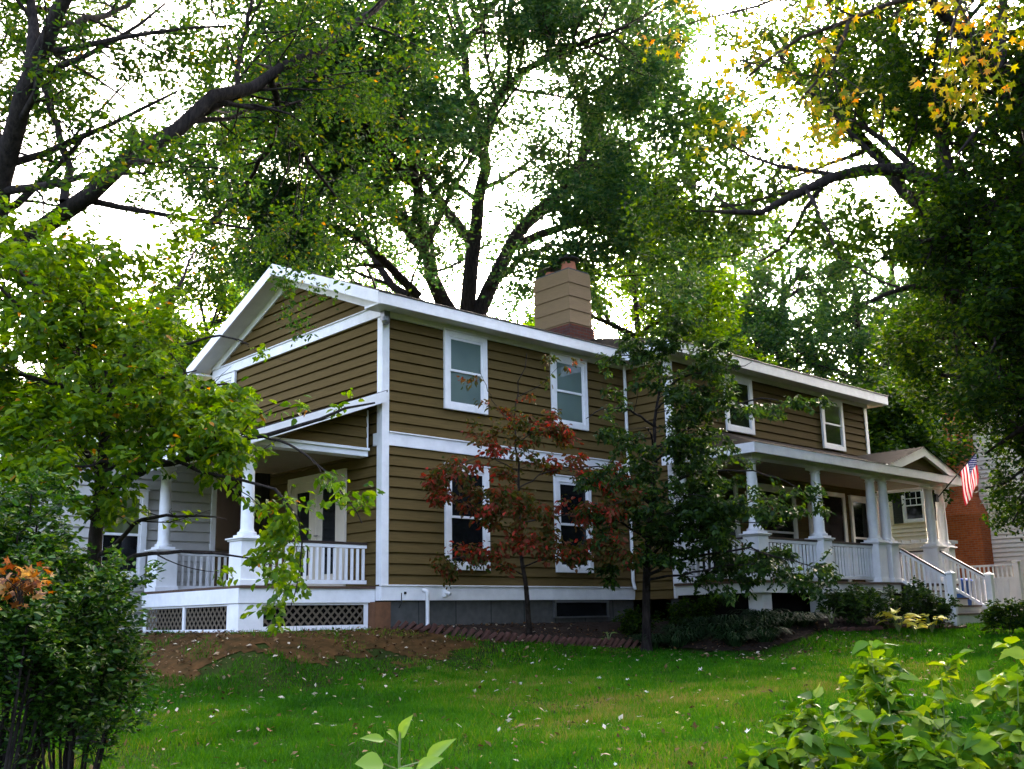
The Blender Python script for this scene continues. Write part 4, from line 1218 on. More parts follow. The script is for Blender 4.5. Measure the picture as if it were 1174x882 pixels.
# --- big dark tree on the right, trunk just outside the frame
RB = at(1290, 300, 18); RB[2] = zg(RB[0], RB[1])
rf = at(1262, 420, 18)
right = tree("tree", "dark heavy limbed tree overhanging the flag and porch from the right edge", "tree", RB,
    ([RB, (RB + rf) / 2, rf], 0.5, 0.4),
    [(px([(1262, 430, 18), (1220, 330, 18), (1174, 268, 17.8), (1134, 239, 17.5), (1076, 210, 17.2), (1029, 194, 17), (1004, 189, 16.8), (953, 200, 16.5), (888, 239, 16.2), (822, 243, 16)]), 0.27, 0.03),
     (px([(1262, 430, 18), (1200, 360, 18.2), (1162, 330, 18.4), (1134, 305, 18.7), (1105, 276, 19), (1069, 250, 19.4), (1029, 207, 19.8), (980, 150, 20.2), (920, 90, 20.5), (880, 40, 21)]), 0.24, 0.04),
     (px([(1262, 420, 18), (1250, 280, 17.5), (1215, 160, 17), (1174, 99, 16.6), (1149, 87, 16.4), (1113, 54, 16), (1070, 0, 15.5), (1040, -60, 15)]), 0.24, 0.05),
     (px([(1149, 87, 16.4), (1147, 50, 16.8), (1152, 0, 17.4), (1160, -60, 18)]), 0.12, 0.04),
     (px([(1174, 345, 18.3), (1130, 350, 17.6), (1090, 335, 17), (1050, 328, 16.4), (1000, 345, 16)]), 0.12, 0.03),
     (px([(1230, 420, 18), (1180, 430, 17.5), (1130, 440, 17), (1080, 430, 16.5)]), 0.12, 0.03),
     (px([(1240, 440, 18), (1200, 470, 18.5), (1160, 500, 19), (1130, 520, 19.2)]), 0.1, 0.02),
     (px([(1240, 400, 18), (1190, 385, 19), (1120, 380, 20), (1060, 370, 20.5), (1020, 380, 21)]), 0.12, 0.03),
     (px([(1090, 215, 17.2), (1080, 160, 18), (1050, 110, 19), (1010, 60, 20)]), 0.1, 0.03),
     (px([(960, 200, 16.6), (930, 230, 17), (900, 280, 17.5), (870, 300, 18)]), 0.05, 0.015),
     (px([(1200, 200, 17.2), (1160, 170, 18.5), (1110, 130, 19.5)]), 0.1, 0.03),
     (px([(1225, 460, 18.5), (1190, 540, 18.5), (1160, 600, 18.5)]), 0.06, 0.015),
     (px([(1240, 460, 18.5), (1190, 465, 19.5), (1140, 475, 20.5), (1095, 490, 21.5)]), 0.07, 0.015),
     (px([(1240, 480, 18.5), (1200, 520, 19), (1165, 545, 19.5), (1130, 560, 20)]), 0.06, 0.012),
     (px([(1235, 430, 18), (1190, 410, 18.6), (1150, 405, 19.2), (1105, 400, 19.8)]), 0.08, 0.02),
     ([rf, rf + [1.5, -0.5, 3], rf + [3.0, -0.5, 6], rf + [4.5, -0.2, 9]], 0.2, 0.04),  # from here on: limbs added out of view to shade wing and porch
     ([rf, rf + [1.0, -2.0, 2.5], rf + [2.0, -4.0, 4.5], rf + [3.5, -6.0, 6]], 0.2, 0.04),
     ([rf, rf + [-1.0, -2.0, 2.5], rf + [-2.0, -4.0, 4.5], rf + [-3.0, -6.0, 6]], 0.2, 0.04),
     ([rf, rf + [1.6, 0.6, 1.2], rf + [4.0, 1.0, 2.6], rf + [6.5, 1.6, 3.6]], 0.16, 0.03),
     ([rf, rf + [0.2, 1.5, 4], rf + [0.6, 3.0, 7], rf + [1.2, 4.5, 9.5]], 0.2, 0.04),
     ([rf, rf + [-0.5, -0.2, 4], rf + [-1.5, -0.5, 8], rf + [-2.5, -1.0, 11]], 0.2, 0.04),
     ([rf, rf + [2.5, -2.0, 2], rf + [5.0, -3.5, 3.5], rf + [7.0, -5.0, 4.5]], 0.16, 0.03)],
    [dict(n=11, L=3.0, ang=55, K=6, up=0.1, tmin=0.2, wob=0.12, rfac=0.5, lenfall=0.45),
     dict(n=7, L=1.35, ang=50, K=5, up=-0.05, tmin=0.2, wob=0.16, rfac=0.5),
     dict(n=5, L=0.62, ang=50, K=4, up=-0.1, tmin=0.2, wob=0.2, rfac=0.55)],
    BARK, DARKTREE, 31, keep=right_keep, leaf=dict(n=30, size=0.095, spread=0.10, wide=0.6, level=0.5))

# --- maple branch with yellow leaves, trunk outside the frame on the right and nearer
YB = at(1420, 300, 8.5); YB[2] = zg(YB[0], YB[1])
yf = at(1390, -120, 8.5)
tree("maple_tree", "maple with yellow and orange star shaped leaves hanging at the top right", "tree", YB,
    ([YB, (YB + yf) / 2, yf], 0.2, 0.13),
    [(px([(1390, -60, 8.5), (1250, -70, 8.6), (1130, -40, 8.7), (1050, -5, 8.8), (975, 20, 8.9), (905, 50, 9.1), (855, 90, 9.3)]), 0.05, 0.010),
     (px([(1060, -8, 8.8), (1000, -12, 9.2), (920, -5, 9.6), (850, 10, 10), (790, 28, 10.4)]), 0.03, 0.008),
     (px([(975, 20, 8.9), (960, 60, 8.7), (930, 100, 8.6), (900, 135, 8.5)]), 0.02, 0.006),
     (px([(1120, -38, 8.7), (1100, 5, 8.4), (1092, 40, 8.2), (1088, 70, 8.1)]), 0.02, 0.006)],
    [dict(n=13, L=0.85, ang=50, K=5, up=-0.25, tmin=0.25, wob=0.14, rfac=0.5, lenfall=0.2),
     dict(n=4, L=0.36, ang=50, K=4, up=-0.4, tmin=0.2, wob=0.18, rfac=0.55)],
    BARK2, YELL, 41, leaf=dict(n=7, size=0.105, spread=0.04, shape='star', droop=0.9, level=0.1))

def fg_keep(p):
    """the foreground tree is open below on its right side"""
    u, v = pix(p)
    h = np.modf(np.abs(p[:, 0] * 13.7 + p[:, 2] * 5.1))[0]
    thin = (u > 205) & (v > 560) & (h > 0.40)
    thin |= (u > 320) & (v > 520) & (h > 0.32)
    thin |= (u > 300) & (v > 425) & (v <= 520) & (h > 0.45)
    thin |= (u > 445) | (v > 735)
    thin |= (v > 600) & (u < 300) & (h > 0.3)
    thin |= (u > 235) & (v < 440) & (h > 0.4)
    thin |= (u > 205) & (u < 300) & (v > 290) & (v < 440) & (h > 0.35)
    thin &= ~((u > 285) & (u < 352) & (v > 550) & (v < 728) & (h < 0.85))
    thin &= ~((u > 372) & (u < 428) & (v > 545) & (v < 622) & (h < 0.8))
    return not_house(p) & ~thin


# --- small leafy tree in the left foreground
FB = ground_hit(110, 830); FB = at(112, 640, 9.6); FB[2] = zg(FB[0], FB[1])
ft = at(112, 575, 9.6)
fg = tree("tree", "small spreading tree with large bright leaves in front of the side porch", "tree", FB,
    ([FB, at(108, 640, 9.6), at(113, 590, 9.6), at(117, 540, 9.6)], 0.085, 0.06),
    [(px([(117, 545, 9.6), (120, 500, 9.5), (114, 450, 9.4), (98, 415, 9.3), (75, 398, 9.1), (40, 370, 8.8), (0, 330, 8.5)]), 0.055, 0.012),
     (px([(119, 500, 9.5), (128, 440, 9.6), (150, 400, 9.8), (180, 362, 10), (206, 325, 10.2), (225, 285, 10.4)]), 0.04, 0.010),
     (px([(114, 585, 9.6), (135, 555, 9.4), (165, 538, 9.2), (200, 527, 9.0), (240, 515, 8.8), (300, 500, 8.7), (370, 478, 8.6), (430, 462, 8.6)]), 0.045, 0.008),
     (px([(110, 640, 9.6), (140, 618, 9.4), (165, 597, 9.2), (210, 591, 9.0), (260, 596, 8.8)]), 0.026, 0.006),
     (px([(110, 660, 9.6), (130, 645, 9.3), (180, 634, 9.0), (245, 634, 8.8), (300, 645, 8.6)]), 0.028, 0.006),
     (px([(116, 550, 9.6), (85, 500, 9.8), (40, 470, 10), (-10, 450, 10.2)]), 0.035, 0.010),
     (px([(120, 510, 9.5), (160, 470, 9.2), (210, 450, 9.0), (260, 440, 8.9)]), 0.035, 0.008),
     (px([(115, 455, 9.4), (60, 440, 9.2), (0, 420, 9.0)]), 0.03, 0.010),
     (px([(115, 470, 9.4), (100, 390, 9.6), (95, 330, 9.8), (110, 290, 10)]), 0.03, 0.008),
     (px([(100, 418, 9.3), (60, 350, 9.4), (20, 310, 9.6), (-20, 290, 9.8)]), 0.03, 0.008),
     (px([(150, 402, 9.8), (200, 400, 9.6), (250, 385, 9.5), (285, 395, 9.4)]), 0.022, 0.006),
     (px([(115, 480, 9.4), (170, 440, 9.0), (225, 425, 8.8)]), 0.022, 0.006),
     (px([(85, 500, 9.8), (50, 505, 9.3), (0, 500, 9.0)]), 0.025, 0.006),
     (px([(128, 445, 9.6), (90, 360, 10), (60, 300, 10.4), (40, 270, 10.6)]), 0.025, 0.006),
     (px([(117, 545, 9.5), (150, 520, 9.2), (190, 500, 9.0), (235, 490, 8.9), (275, 500, 8.8)]), 0.025, 0.006),
     (px([(119, 520, 9.5), (160, 498, 9.6), (215, 470, 9.7), (262, 468, 9.8)]), 0.025, 0.006),
     (px([(165, 538, 9.2), (130, 530, 8.6), (90, 535, 8.2), (50, 530, 8.0)]), 0.022, 0.006),
     (px([(113, 600, 9.6), (70, 560, 9.2), (30, 545, 8.8), (-20, 530, 8.5)]), 0.035, 0.010),
     (px([(200, 528, 9.0), (250, 545, 8.6), (310, 560, 8.3), (345, 600, 8.2), (342, 650, 8.15), (332, 700, 8.1)]), 0.018, 0.004),
     (px([(300, 500, 8.7), (350, 520, 8.5), (390, 560, 8.4), (415, 600, 8.4)]), 0.012, 0.004)],
    [dict(n=13, L=0.95, ang=55, K=6, up=0.15, tmin=0.2, wob=0.12, rfac=0.4, flat=0.6, lenfall=0.45),
     dict(n=6, L=0.44, ang=50, K=4, up=0.05, tmin=0.2, wob=0.16, rfac=0.5, flat=0.5)],
    BARK, FGL, 51, keep=fg_keep, leaf=dict(n=23, tint=lambda p, r: np.where(r.random(len(p)) < 0.012, 0.98, np.clip(r.normal(0.58, 0.22, len(p)), 0, 0.88)), size=0.078, spread=0.035, shape='oval', wide=0.6, level=0.9, droop=0.45))

# --- red dogwood in front of the ground floor windows
DB = np.array([2.35, -0.95, 0]); DB[2] = zg(DB[0], DB[1])
D1 = 16.75
reddog = tree("dogwood_tree", "slim red leaved dogwood standing in front of the ground floor windows", "tree", DB,
    ([DB, at(603, 672, D1), at(598, 640, D1), at(596, 600, D1)], 0.05, 0.03),
    [(px([(596, 610, D1), (594, 560, D1), (590, 500, D1 - .1), (594, 450, D1 - .2), (604, 405, D1 - .3)]), 0.026, 0.006),
     (px([(601, 660, D1), (570, 645, D1 - .3), (540, 637, D1 - .5), (508, 645, D1 - .7)]), 0.014, 0.004),
     (px([(597, 620, D1), (555, 590, D1 - .4), (520, 570, D1 - .6), (492, 560, D1 - .9)]), 0.014, 0.004),
     (px([(599, 650, D1), (640, 638, D1 - .3), (680, 634, D1 - .6), (718, 630, D1 - .8)]), 0.014, 0.004),
     (px([(596, 600, D1), (640, 592, D1 - .3), (680, 585, D1 - .5), (724, 572, D1 - .7)]), 0.014, 0.004),
     (px([(594, 560, D1), (630, 540, D1 + .1), (670, 535, D1 + .2), (705, 545, D1 + .3)]), 0.013, 0.004),
     (px([(593, 540, D1), (560, 525, D1 - .3), (535, 530, D1 - .6), (515, 545, D1 - .9)]), 0.012, 0.004),
     (px([(592, 510, D1), (612, 495, D1 - .3), (632, 490, D1 - .6)]), 0.012, 0.004),
     (px([(591, 490, D1 - .1), (565, 460, D1 - .3), (550, 425, D1 - .5)]), 0.009, 0.003),
     (px([(594, 455, D1 - .2), (622, 440, D1 - .3), (640, 420, D1 - .4)]), 0.008, 0.003),
     (px([(596, 580, D1), (590, 570, D1 - .6), (575, 575, D1 - 1.1)]), 0.012, 0.004),
     (px([(598, 640, D1), (610, 625, D1 - .6), (625, 628, D1 - 1.1)]), 0.012, 0.004)],
    [dict(n=12, L=0.60, ang=55, K=5, up=0.04, tmin=0.2, wob=0.12, rfac=0.4, flat=0.92, lenfall=0.35),
     dict(n=6, L=0.26, ang=50, K=4, up=0.0, tmin=0.3, wob=0.16, rfac=0.6, flat=0.7)],
    BARK2, REDL, 61, leaf=dict(n=11, size=0.09, spread=0.04, shape='oval', wide=0.55, level=0.6, droop=0.7,
                             tint=lambda p, r: np.clip(r.normal(0.48, 0.24, len(p)) - 0.10 * np.clip(p[:, 2] - 2.2, 0, 3) + 0.18 * np.sin(p[:, 0] * 4 + p[:, 2] * 5), 0, 1)), keep=lambda p: not_house(p) & (p[:, 1] < -0.25) & ~((p[:, 2] > 3.0) & (np.modf(np.abs(p[:, 0] * 17.3))[0] > 0.45)))

def green_keep(p):
    u, v = pix(p)
    h = np.modf(np.abs(p[:, 0] * 15.1 + p[:, 1] * 3.3))[0]
    bad = (u < 684) & (v < 520)
    bad |= (u < 660)
    bad |= (v < 500) & (v > 430) & (u > 700) & (u < 765) & (h > 0.6)
    bad |= (u > 850) & (v < 440)
    bad |= (u > 850) & (v > 480) & (v < 555) & (h > 0.5)
    bad |= (u < 690) & (v > 600) & (h > 0.6)
    return not_house(p) & ~bad & ~((p[:, 0] > 5.5) & (p[:, 1] > -3.5))


# --- dark green layered dogwood in front of the wing
GB = at(741, 738, 17.5); GB[2] = zg(GB[0], GB[1])
D2 = 17.5
greendog = tree("dogwood_tree", "dark green dogwood with layered branches hiding the end of the front porch", "tree", GB,
    ([GB, at(741, 690, D2), at(742, 640, D2), at(746, 590, D2)], 0.085, 0.055),
    [(px([(746, 600, D2), (750, 540, D2), (752, 480, D2), (756, 430, D2), (762, 385, D2)]), 0.05, 0.01),
     (px([(751, 520, D2), (790, 490, D2 - .2), (830, 470, D2 - .4), (880, 455, D2 - .6), (915, 470, D2 - .8)]), 0.03, 0.006),
     (px([(752, 490, D2), (720, 470, D2 - .3), (690, 470, D2 - .6), (672, 480, D2 - .8)]), 0.025, 0.006),
     (px([(755, 450, D2), (790, 430, D2 - .3), (830, 425, D2 - .6), (862, 415, D2 - .8)]), 0.025, 0.005),
     (px([(757, 425, D2), (730, 410, D2 - .2), (705, 408, D2 - .4), (690, 420, D2 - .5)]), 0.02, 0.005),
     (px([(747, 580, D2), (710, 545, D2 - .4), (680, 535, D2 - .8), (650, 540, D2 - 1.0)]), 0.03, 0.006),
     (px([(748, 570, D2), (790, 545, D2 - .3), (840, 540, D2 - .5), (885, 545, D2 - .8), (915, 560, D2 - 1.0)]), 0.03, 0.006),
     (px([(743, 640, D2), (780, 610, D2 - .4), (830, 600, D2 - .8), (880, 600, D2 - 1.1)]), 0.03, 0.006),
     (px([(742, 660, D2), (790, 640, D2 - .5), (850, 630, D2 - 1.0), (900, 640, D2 - 1.3), (945, 655, D2 - 1.5)]), 0.03, 0.006),
     (px([(744, 620, D2), (715, 600, D2 - .4), (690, 595, D2 - .8), (668, 600, D2 - 1.2)]), 0.025, 0.005),
     (px([(745, 610, D2), (760, 590, D2 - .6), (775, 590, D2 - 1.3)]), 0.025, 0.005),
     (px([(750, 520, D2), (745, 495, D2 - .6), (738, 490, D2 - 1.2)]), 0.025, 0.005),
     (px([(752, 470, D2), (775, 450, D2 - .5), (790, 450, D2 - 1.0)]), 0.022, 0.005),
     (px([(743, 655, D2), (775, 635, D2 - .2), (815, 628, D2 - .3), (850, 640, D2 - .4)]), 0.02, 0.005),
     (px([(748, 575, D2), (775, 565, D2 - .8), (810, 570, D2 - 1.3)]), 0.02, 0.005),
     (px([(742, 665, D2), (800, 655, D2 - .6), (860, 648, D2 - 1.1), (930, 662, D2 - 1.6)]), 0.024, 0.005),
     (px([(745, 605, D2), (800, 588, D2 - .4), (850, 578, D2 - .8), (905, 565, D2 - 1.2)]), 0.024, 0.005),
     (px([(746, 560, D2), (700, 550, D2 - .6), (665, 552, D2 - 1.0)]), 0.02, 0.005),
     (px([(750, 530, D2), (770, 515, D2 - .6), (800, 512, D2 - 1.0)]), 0.02, 0.005),
     (px([(743, 650, D2), (725, 640, D2 - .5), (715, 645, D2 - 1.0)]), 0.022, 0.005),
     (px([(758, 410, D2), (775, 395, D2 - .2), (800, 385, D2 - .4)]), 0.018, 0.005)],
    [dict(n=11, L=1.0, ang=58, K=5, up=0.0, tmin=0.12, wob=0.07, rfac=0.4, flat=0.98, lenfall=0.4),
     dict(n=7, L=0.40, ang=50, K=4, up=-0.05, tmin=0.2, wob=0.12, rfac=0.6, flat=0.95)],
    BARK, DOG, 71, leaf=dict(n=17, size=0.095, spread=0.028, shape='oval', wide=0.55, level=1.1, droop=0.5),
    keep=green_keep)


# --- background trees beyond the houses
def back_tree(label, base, height, radius, mat, seed, leafsize=0.17, n=(11, 9, 5), nl=22, lean=(0, 0), crown0=0.3, name="tree", group="trees behind the house"):
    rng = np.random.default_rng(seed)
    b = np.array([base[0], base[1], float(zg(base[0], base[1])) - 0.1])
    top = b + np.array([lean[0], lean[1], height * 0.92])
    pts = [b, b + (top - b) * 0.35 + rng.normal(0, 0.15, 3), b + (top - b) * 0.7 + rng.normal(0, 0.3, 3), top]
    TP = resample(pts, 14)
    limbs = []
    for k in range(n[0]):
        t = crown0 + (0.98 - crown0) * (k + 0.5) / n[0]
        p = TP[int(t * 13)]
        az = k * 2.4 + rng.random()
        ln = radius * (1.0 - 0.75 * max(0, t - 0.45) / 0.55) * (0.8 + 0.4 * rng.random())
        h = np.array([math.cos(az), math.sin(az), 0])
        limbs.append(([p, p + h * ln * 0.45 + [0, 0, ln * 0.22], p + h * ln + [0, 0, ln * 0.42]], 0.028 * radius, 0.02))
    return tree(name, label, "tree", b, (pts, 0.055 * radius + 0.08, 0.05), limbs,
        [dict(n=n[1], L=radius * 0.62, ang=50, K=5, up=0.2, tmin=0.15, wob=0.14, rfac=0.5, lenfall=0.4),
         dict(n=n[2], L=radius * 0.30, ang=50, K=4, up=0.0, tmin=0.15, wob=0.18, rfac=0.5),
         dict(n=4, L=radius * 0.15, ang=50, K=3, up=0.0, tmin=0.15, wob=0.2, rfac=0.5)],
        BARK, mat, seed, leaf=dict(n=nl, size=leafsize, spread=0.16, wide=0.65, level=0.5), K=8, group=group)


GREYG = leaf_mat("grey_green_leaves", [(0, (0.030, 0.055, 0.035)), (1, (0.065, 0.095, 0.055))], 0.35)
for (x, y), sd_, lab in (((15.5, -12.5), 121, "unseen dark tree added beyond the right edge to shade the porch"), ((19.5, -13.5), 123, "unseen dark tree added farthest along the right side to shade the wing"), ((8.0, -18.5), 122, "unseen dark tree added at the near right to block sky light"), ((11.5, -13.5), 124, "unseen low branched tree added between the other shade trees"), ((3.5, -20.5), 125, "unseen low branched tree added for shade nearest the camera on the right")):  # unseen trees, added to keep sky light off the wing and porch
    back_tree(lab, (x, y), 15.0, 6.5, DARKTREE, sd_, leafsize=0.42, crown0=0.1, nl=(12 if sd_ in (122, 125) else 22), group="unseen shade trees added right of the lawn")


def bp(px_, d): p = at(px_, 690, d); return (p[0], p[1])
back_tree("bright green leafy tree showing just right of the tan chimney", bp(738, 36), 16.5, 4.8, BRIGHT, 101)
back_tree("tall tree behind the large many stemmed tree to its left", bp(385, 46), 18.0, 6.0, BIGTREE, 113, nl=18)
back_tree("tall tree behind the large many stemmed tree near the chimney", bp(600, 50), 17.0, 5.0, BIGTREE, 114, nl=18)
back_tree("unseen dark tree added beyond the white fence to darken the window reflection", (24.5, -11.5), 12.0, 4.6, DARKTREE, 126, leafsize=0.3, crown0=0.1)  # out of view, added to block bright sky reflected in the wing window
back_tree("small dark tree in front of the neighbouring gable behind the pediment", bp(1010, 33), 8.0, 2.8, DARKTREE, 115, leafsize=0.15, n=(11, 10, 6), nl=16, crown0=0.52)
back_tree("grey green open tree far off above the wing roof", bp(838, 52), 22.0, 5.2, GREYG, 102, nl=18)
back_tree("dense mid green tree behind the middle of the wing roof", bp(925, 43), 16.5, 5.2, BIGTREE, 103)
back_tree("green tree behind the right end of the wing roof", bp(1010, 46), 17.0, 5.6, BIGTREE, 104)
back_tree("dark tree behind the neighbouring brick chimney", bp(1110, 50), 17.0, 6.0, DARKTREE, 105)
back_tree("tall tree beyond the neighbouring house at the right edge", bp(1200, 46), 16.0, 6.0, DARKTREE, 106)
back_tree("leafy green tree behind the left slope of the gable", bp(215, 34), 12.5, 4.2, BRIGHT, 107)
back_tree("pale tree seen through gaps at the far left behind the small leafy tree", bp(40, 44), 14.0, 5.5, OAK, 108, nl=15)
back_tree("tree beyond the rear wing between the gable and the left edge", bp(130, 48), 16.0, 5.0, OAK, 109, nl=18)
back_tree("tall tree crown filling the gap above the wing roof", bp(785, 60), 32.0, 7.5, BRIGHT, 110, nl=18)
back_tree("tall dark tree behind the pediment", bp(1060, 58), 25.0, 7.5, DARKTREE, 111, nl=18)
back_tree("tall tree crown behind the far end of the wing", bp(920, 62), 32.0, 7.0, DARKTREE, 112, nl=15)


# --- shrubs
def shrub(name, label, cat, base, nst, h, spreadr, spec, bark, mat, seed, leaf, sr=0.012, keep=None, group=None, lean=(0, 0), twig="stems", hv=(0.85, 0.25)):
    rng = np.random.default_rng(seed)
    b = np.array([base[0], base[1], float(zg(base[0], base[1]))])
    root = thing(name, label, cat, tuple(b), group)
    PL = []
    for k in range(nst):
        a = rng.random() * 2 * math.pi; r = spreadr * math.sqrt(rng.random())
        tip_ = b + [math.cos(a) * r + lean[0], math.sin(a) * r + lean[1], h * (1.05 - 0.35 * (r / max(spreadr, 1e-3)) ** 2) * (hv[0] + hv[1] * rng.random())]
        foot = b + [math.cos(a) * r * 0.35, math.sin(a) * r * 0.35, -0.05]
        foot[2] = float(zg(foot[0], foot[1])) - 0.03
        PL.append(resample([foot, foot * 0.55 + tip_ * 0.45 + rng.normal(0, 0.06, 3), tip_], 9))
    P = np.array(PL); Rr = np.tile(np.linspace(sr, sr * 0.35, 9), (nst, 1))
    sets = [(P, Rr, 5)]
    for s in spec:
        P, Rr = sprout(P, Rr, rng=rng, keep=keep, **s); sets.append((P, Rr, 3))
    link(twig, tubes_mesh(twig, sets, bark), root)
    link("foliage", leaves(P, rng=rng, mat=mat, name="foliage", **leaf), root)
    return root


STEMG = solid("green_stem", (0.14, 0.19, 0.05), 0.6, 0.1, 8)
# evergreen bush in the left foreground: leafy top, twiggy base
bb = at(-14, 800, 6.3)
shrub("bush", "dark small leaved bush with a bare twiggy base at the left edge", "bush", (bb[0], bb[1]), 36, 1.86, 0.74,
      [dict(n=8, L=0.48, ang=45, K=5, up=0.25, tmin=0.48, wob=0.14, rfac=0.5, lenfall=0.4),
       dict(n=5, L=0.26, ang=45, K=4, up=0.1, tmin=0.15, wob=0.16, rfac=0.55)], BARK, BUSH, 201,
      dict(n=24, size=0.046, spread=0.022, shape='oval', wide=0.5, level=0.8, droop=0.0), sr=0.016)
bb = at(86, 780, 6.6)
shrub("bush", "smaller dark bush between the bigger bush and the porch lattice", "bush", (bb[0], bb[1]), 14, 1.38, 0.34,
      [dict(n=7, L=0.45, ang=45, K=5, up=0.2, tmin=0.35, wob=0.14, rfac=0.5, lenfall=0.4),
       dict(n=5, L=0.22, ang=45, K=4, up=0.1, tmin=0.15, wob=0.16, rfac=0.55)], BARK, BUSH, 202,
      dict(n=18, size=0.046, spread=0.022, shape='oval', wide=0.5, level=0.8, droop=0.0), sr=0.012)
# orange leaves on the bush
rng = np.random.default_rng(5)
so_ = at(25, 672, 5.35)
sprig = thing("autumn_sprig", "clump of bright orange leaves resting on the dark bush at the left edge", "leaf clump", tuple(so_))
tw = np.array([resample([so_ + [0.0, 0.0, -0.12], so_ + rng.normal(0, 0.03, 3), so_ + CR * rng.uniform(-0.17, 0.15) + CU * rng.uniform(-0.05, 0.09) + CF * rng.uniform(-.08, .08)], 5) for _ in range(16)])
link("stems", tubes_mesh("stems", [(tw, np.full((16, 5), 0.003), 4)], BARK2), sprig)
ORANGE = leaf_mat("orange_leaves", [(0, (0.34, 0.22, 0.06)), (0.5, (0.27, 0.11, 0.02)), (1, (0.12, 0.04, 0.012))], 0.35)
link("foliage", leaves(tw, 7, 0.085, rng, ORANGE, "foliage", shape='star', droop=0.3, spread=0.035, level=0.25, tipward=0.5), sprig)

# leafy shrubs in the right foreground
for i, (sx, sy, sd_, h, n_, r_, lab) in enumerate([
        (905, 850, 5.7, 0.72, 12, 0.34, "leafy green shrub at the left end of the foreground clump"),
        (1045, 860, 5.4, 0.98, 15, 0.40, "tallest green shrub with broad pale leaves in the foreground clump"),
        (975, 880, 5.0, 0.70, 10, 0.36, "low broad leaved shrub in the middle front of the foreground clump"),
        (1192, 860, 5.2, 1.02, 16, 0.38, "yellow green shrub with broad leaves cut by the right edge"),
        (1110, 885, 4.7, 0.74, 11, 0.36, "low dense shrub at the bottom edge near the right corner")]):
    p = at(sx, sy, sd_)
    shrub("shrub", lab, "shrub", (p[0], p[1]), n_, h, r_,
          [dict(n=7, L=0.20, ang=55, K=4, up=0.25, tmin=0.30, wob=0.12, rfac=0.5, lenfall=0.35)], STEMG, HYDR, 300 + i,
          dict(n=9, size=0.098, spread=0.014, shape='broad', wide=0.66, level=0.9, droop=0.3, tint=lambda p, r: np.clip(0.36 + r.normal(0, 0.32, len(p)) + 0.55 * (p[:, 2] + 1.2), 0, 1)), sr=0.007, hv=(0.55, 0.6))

# tall weed at the bottom centre
wb = at(457, 880, 3.4); wb[2] = zg(wb[0], wb[1])
weed = thing("weed", "young broad leaved plant with few pale leaves at the bottom centre", "plant", tuple(wb))
wt = at(457, 848, 3.4)
stem = resample([wb, (wb + wt) / 2 + [0.02, 0.0, 0], wt, at(459, 838, 3.4)], 10)
link("stem", tubes_mesh("stem", [(stem[None], np.linspace(0.008, 0.004, 10)[None], 6)], STEMG), weed)
WEEDL = leaf_mat("pale_leaf", [(0, (0.15, 0.26, 0.035)), (1, (0.20, 0.32, 0.05))], 0.35, 0.5, 0.25)


def big_leaf(b, tip_, wdt, nrm, parent, mat, bend=0.12):
    b, tip_, nrm = np.array(b), np.array(tip_), np.array(nrm, float)
    ax = tip_ - b; L_ = np.linalg.norm(ax); ax /= L_
    sd = np.cross(ax, nrm); sd /= np.linalg.norm(sd); nn = np.cross(sd, ax)
    prof = [(0, 0.02), (0.08, 0.45), (0.22, 0.9), (0.38, 1.0), (0.55, 0.86), (0.72, 0.58), (0.88, 0.25), (1.0, 0.01)]
    v, f = [], []
    for t, w_ in prof:
        c = b + ax * L_ * t - nn * L_ * bend * (t - 0.35) ** 2 * 2
        for s_, l in ((-1, .05), (-.5, .01), (0, -0.015), (.5, .01), (1, .05)):
            v.append(c + sd * s_ * w_ * wdt / 2 + nn * l * L_ * w_)
    for i in range(len(prof) - 1):
        for k in range(4): f.append((i * 5 + k, i * 5 + k + 1, i * 5 + 5 + k + 1, i * 5 + 5 + k))
    me = arrays_mesh("leaf", np.array(v), np.array(f), mat, smooth=True)
    return link("leaf", me, parent)


toc = -CF * 0.75 + np.array([0, 0, 0.65])
for (b0, t0, wd, dd) in [((458, 846), (471, 820), 0.045, 3.4), ((456, 847), (445, 838), 0.04, 3.37), ((441, 848), (414, 845), 0.032, 3.3), ((488, 872), (520, 846), 0.05, 3.45), ((440, 876), (408, 874), 0.075, 3.2), ((476, 884), (506, 868), 0.05, 3.15), ((458, 880), (470, 905), 0.07, 3.1)]:
    big_leaf(at(*b0, dd), at(*t0, dd - 0.05), wd, toc, weed, WEEDL)
mb = MB()
for a, b in (((457, 856), (441, 848)), ((460, 880), (488, 872)), ((460, 884), (440, 876)), ((461, 888), (476, 884))): mb.tube([at(*a, 3.4), at(*b, 3.35)], 0.0028, 5)
mb.build("leaf_stalk", STEMG, weed)

# liriope clumps, hostas and low shrubs in the bed
LIRI = leaf_mat("strap_leaves", [(0, (0.005, 0.020, 0.006)), (0.8, (0.014, 0.042, 0.011)), (1, (0.05, 0.075, 0.025))], 0.15, 0.6, 0.15)


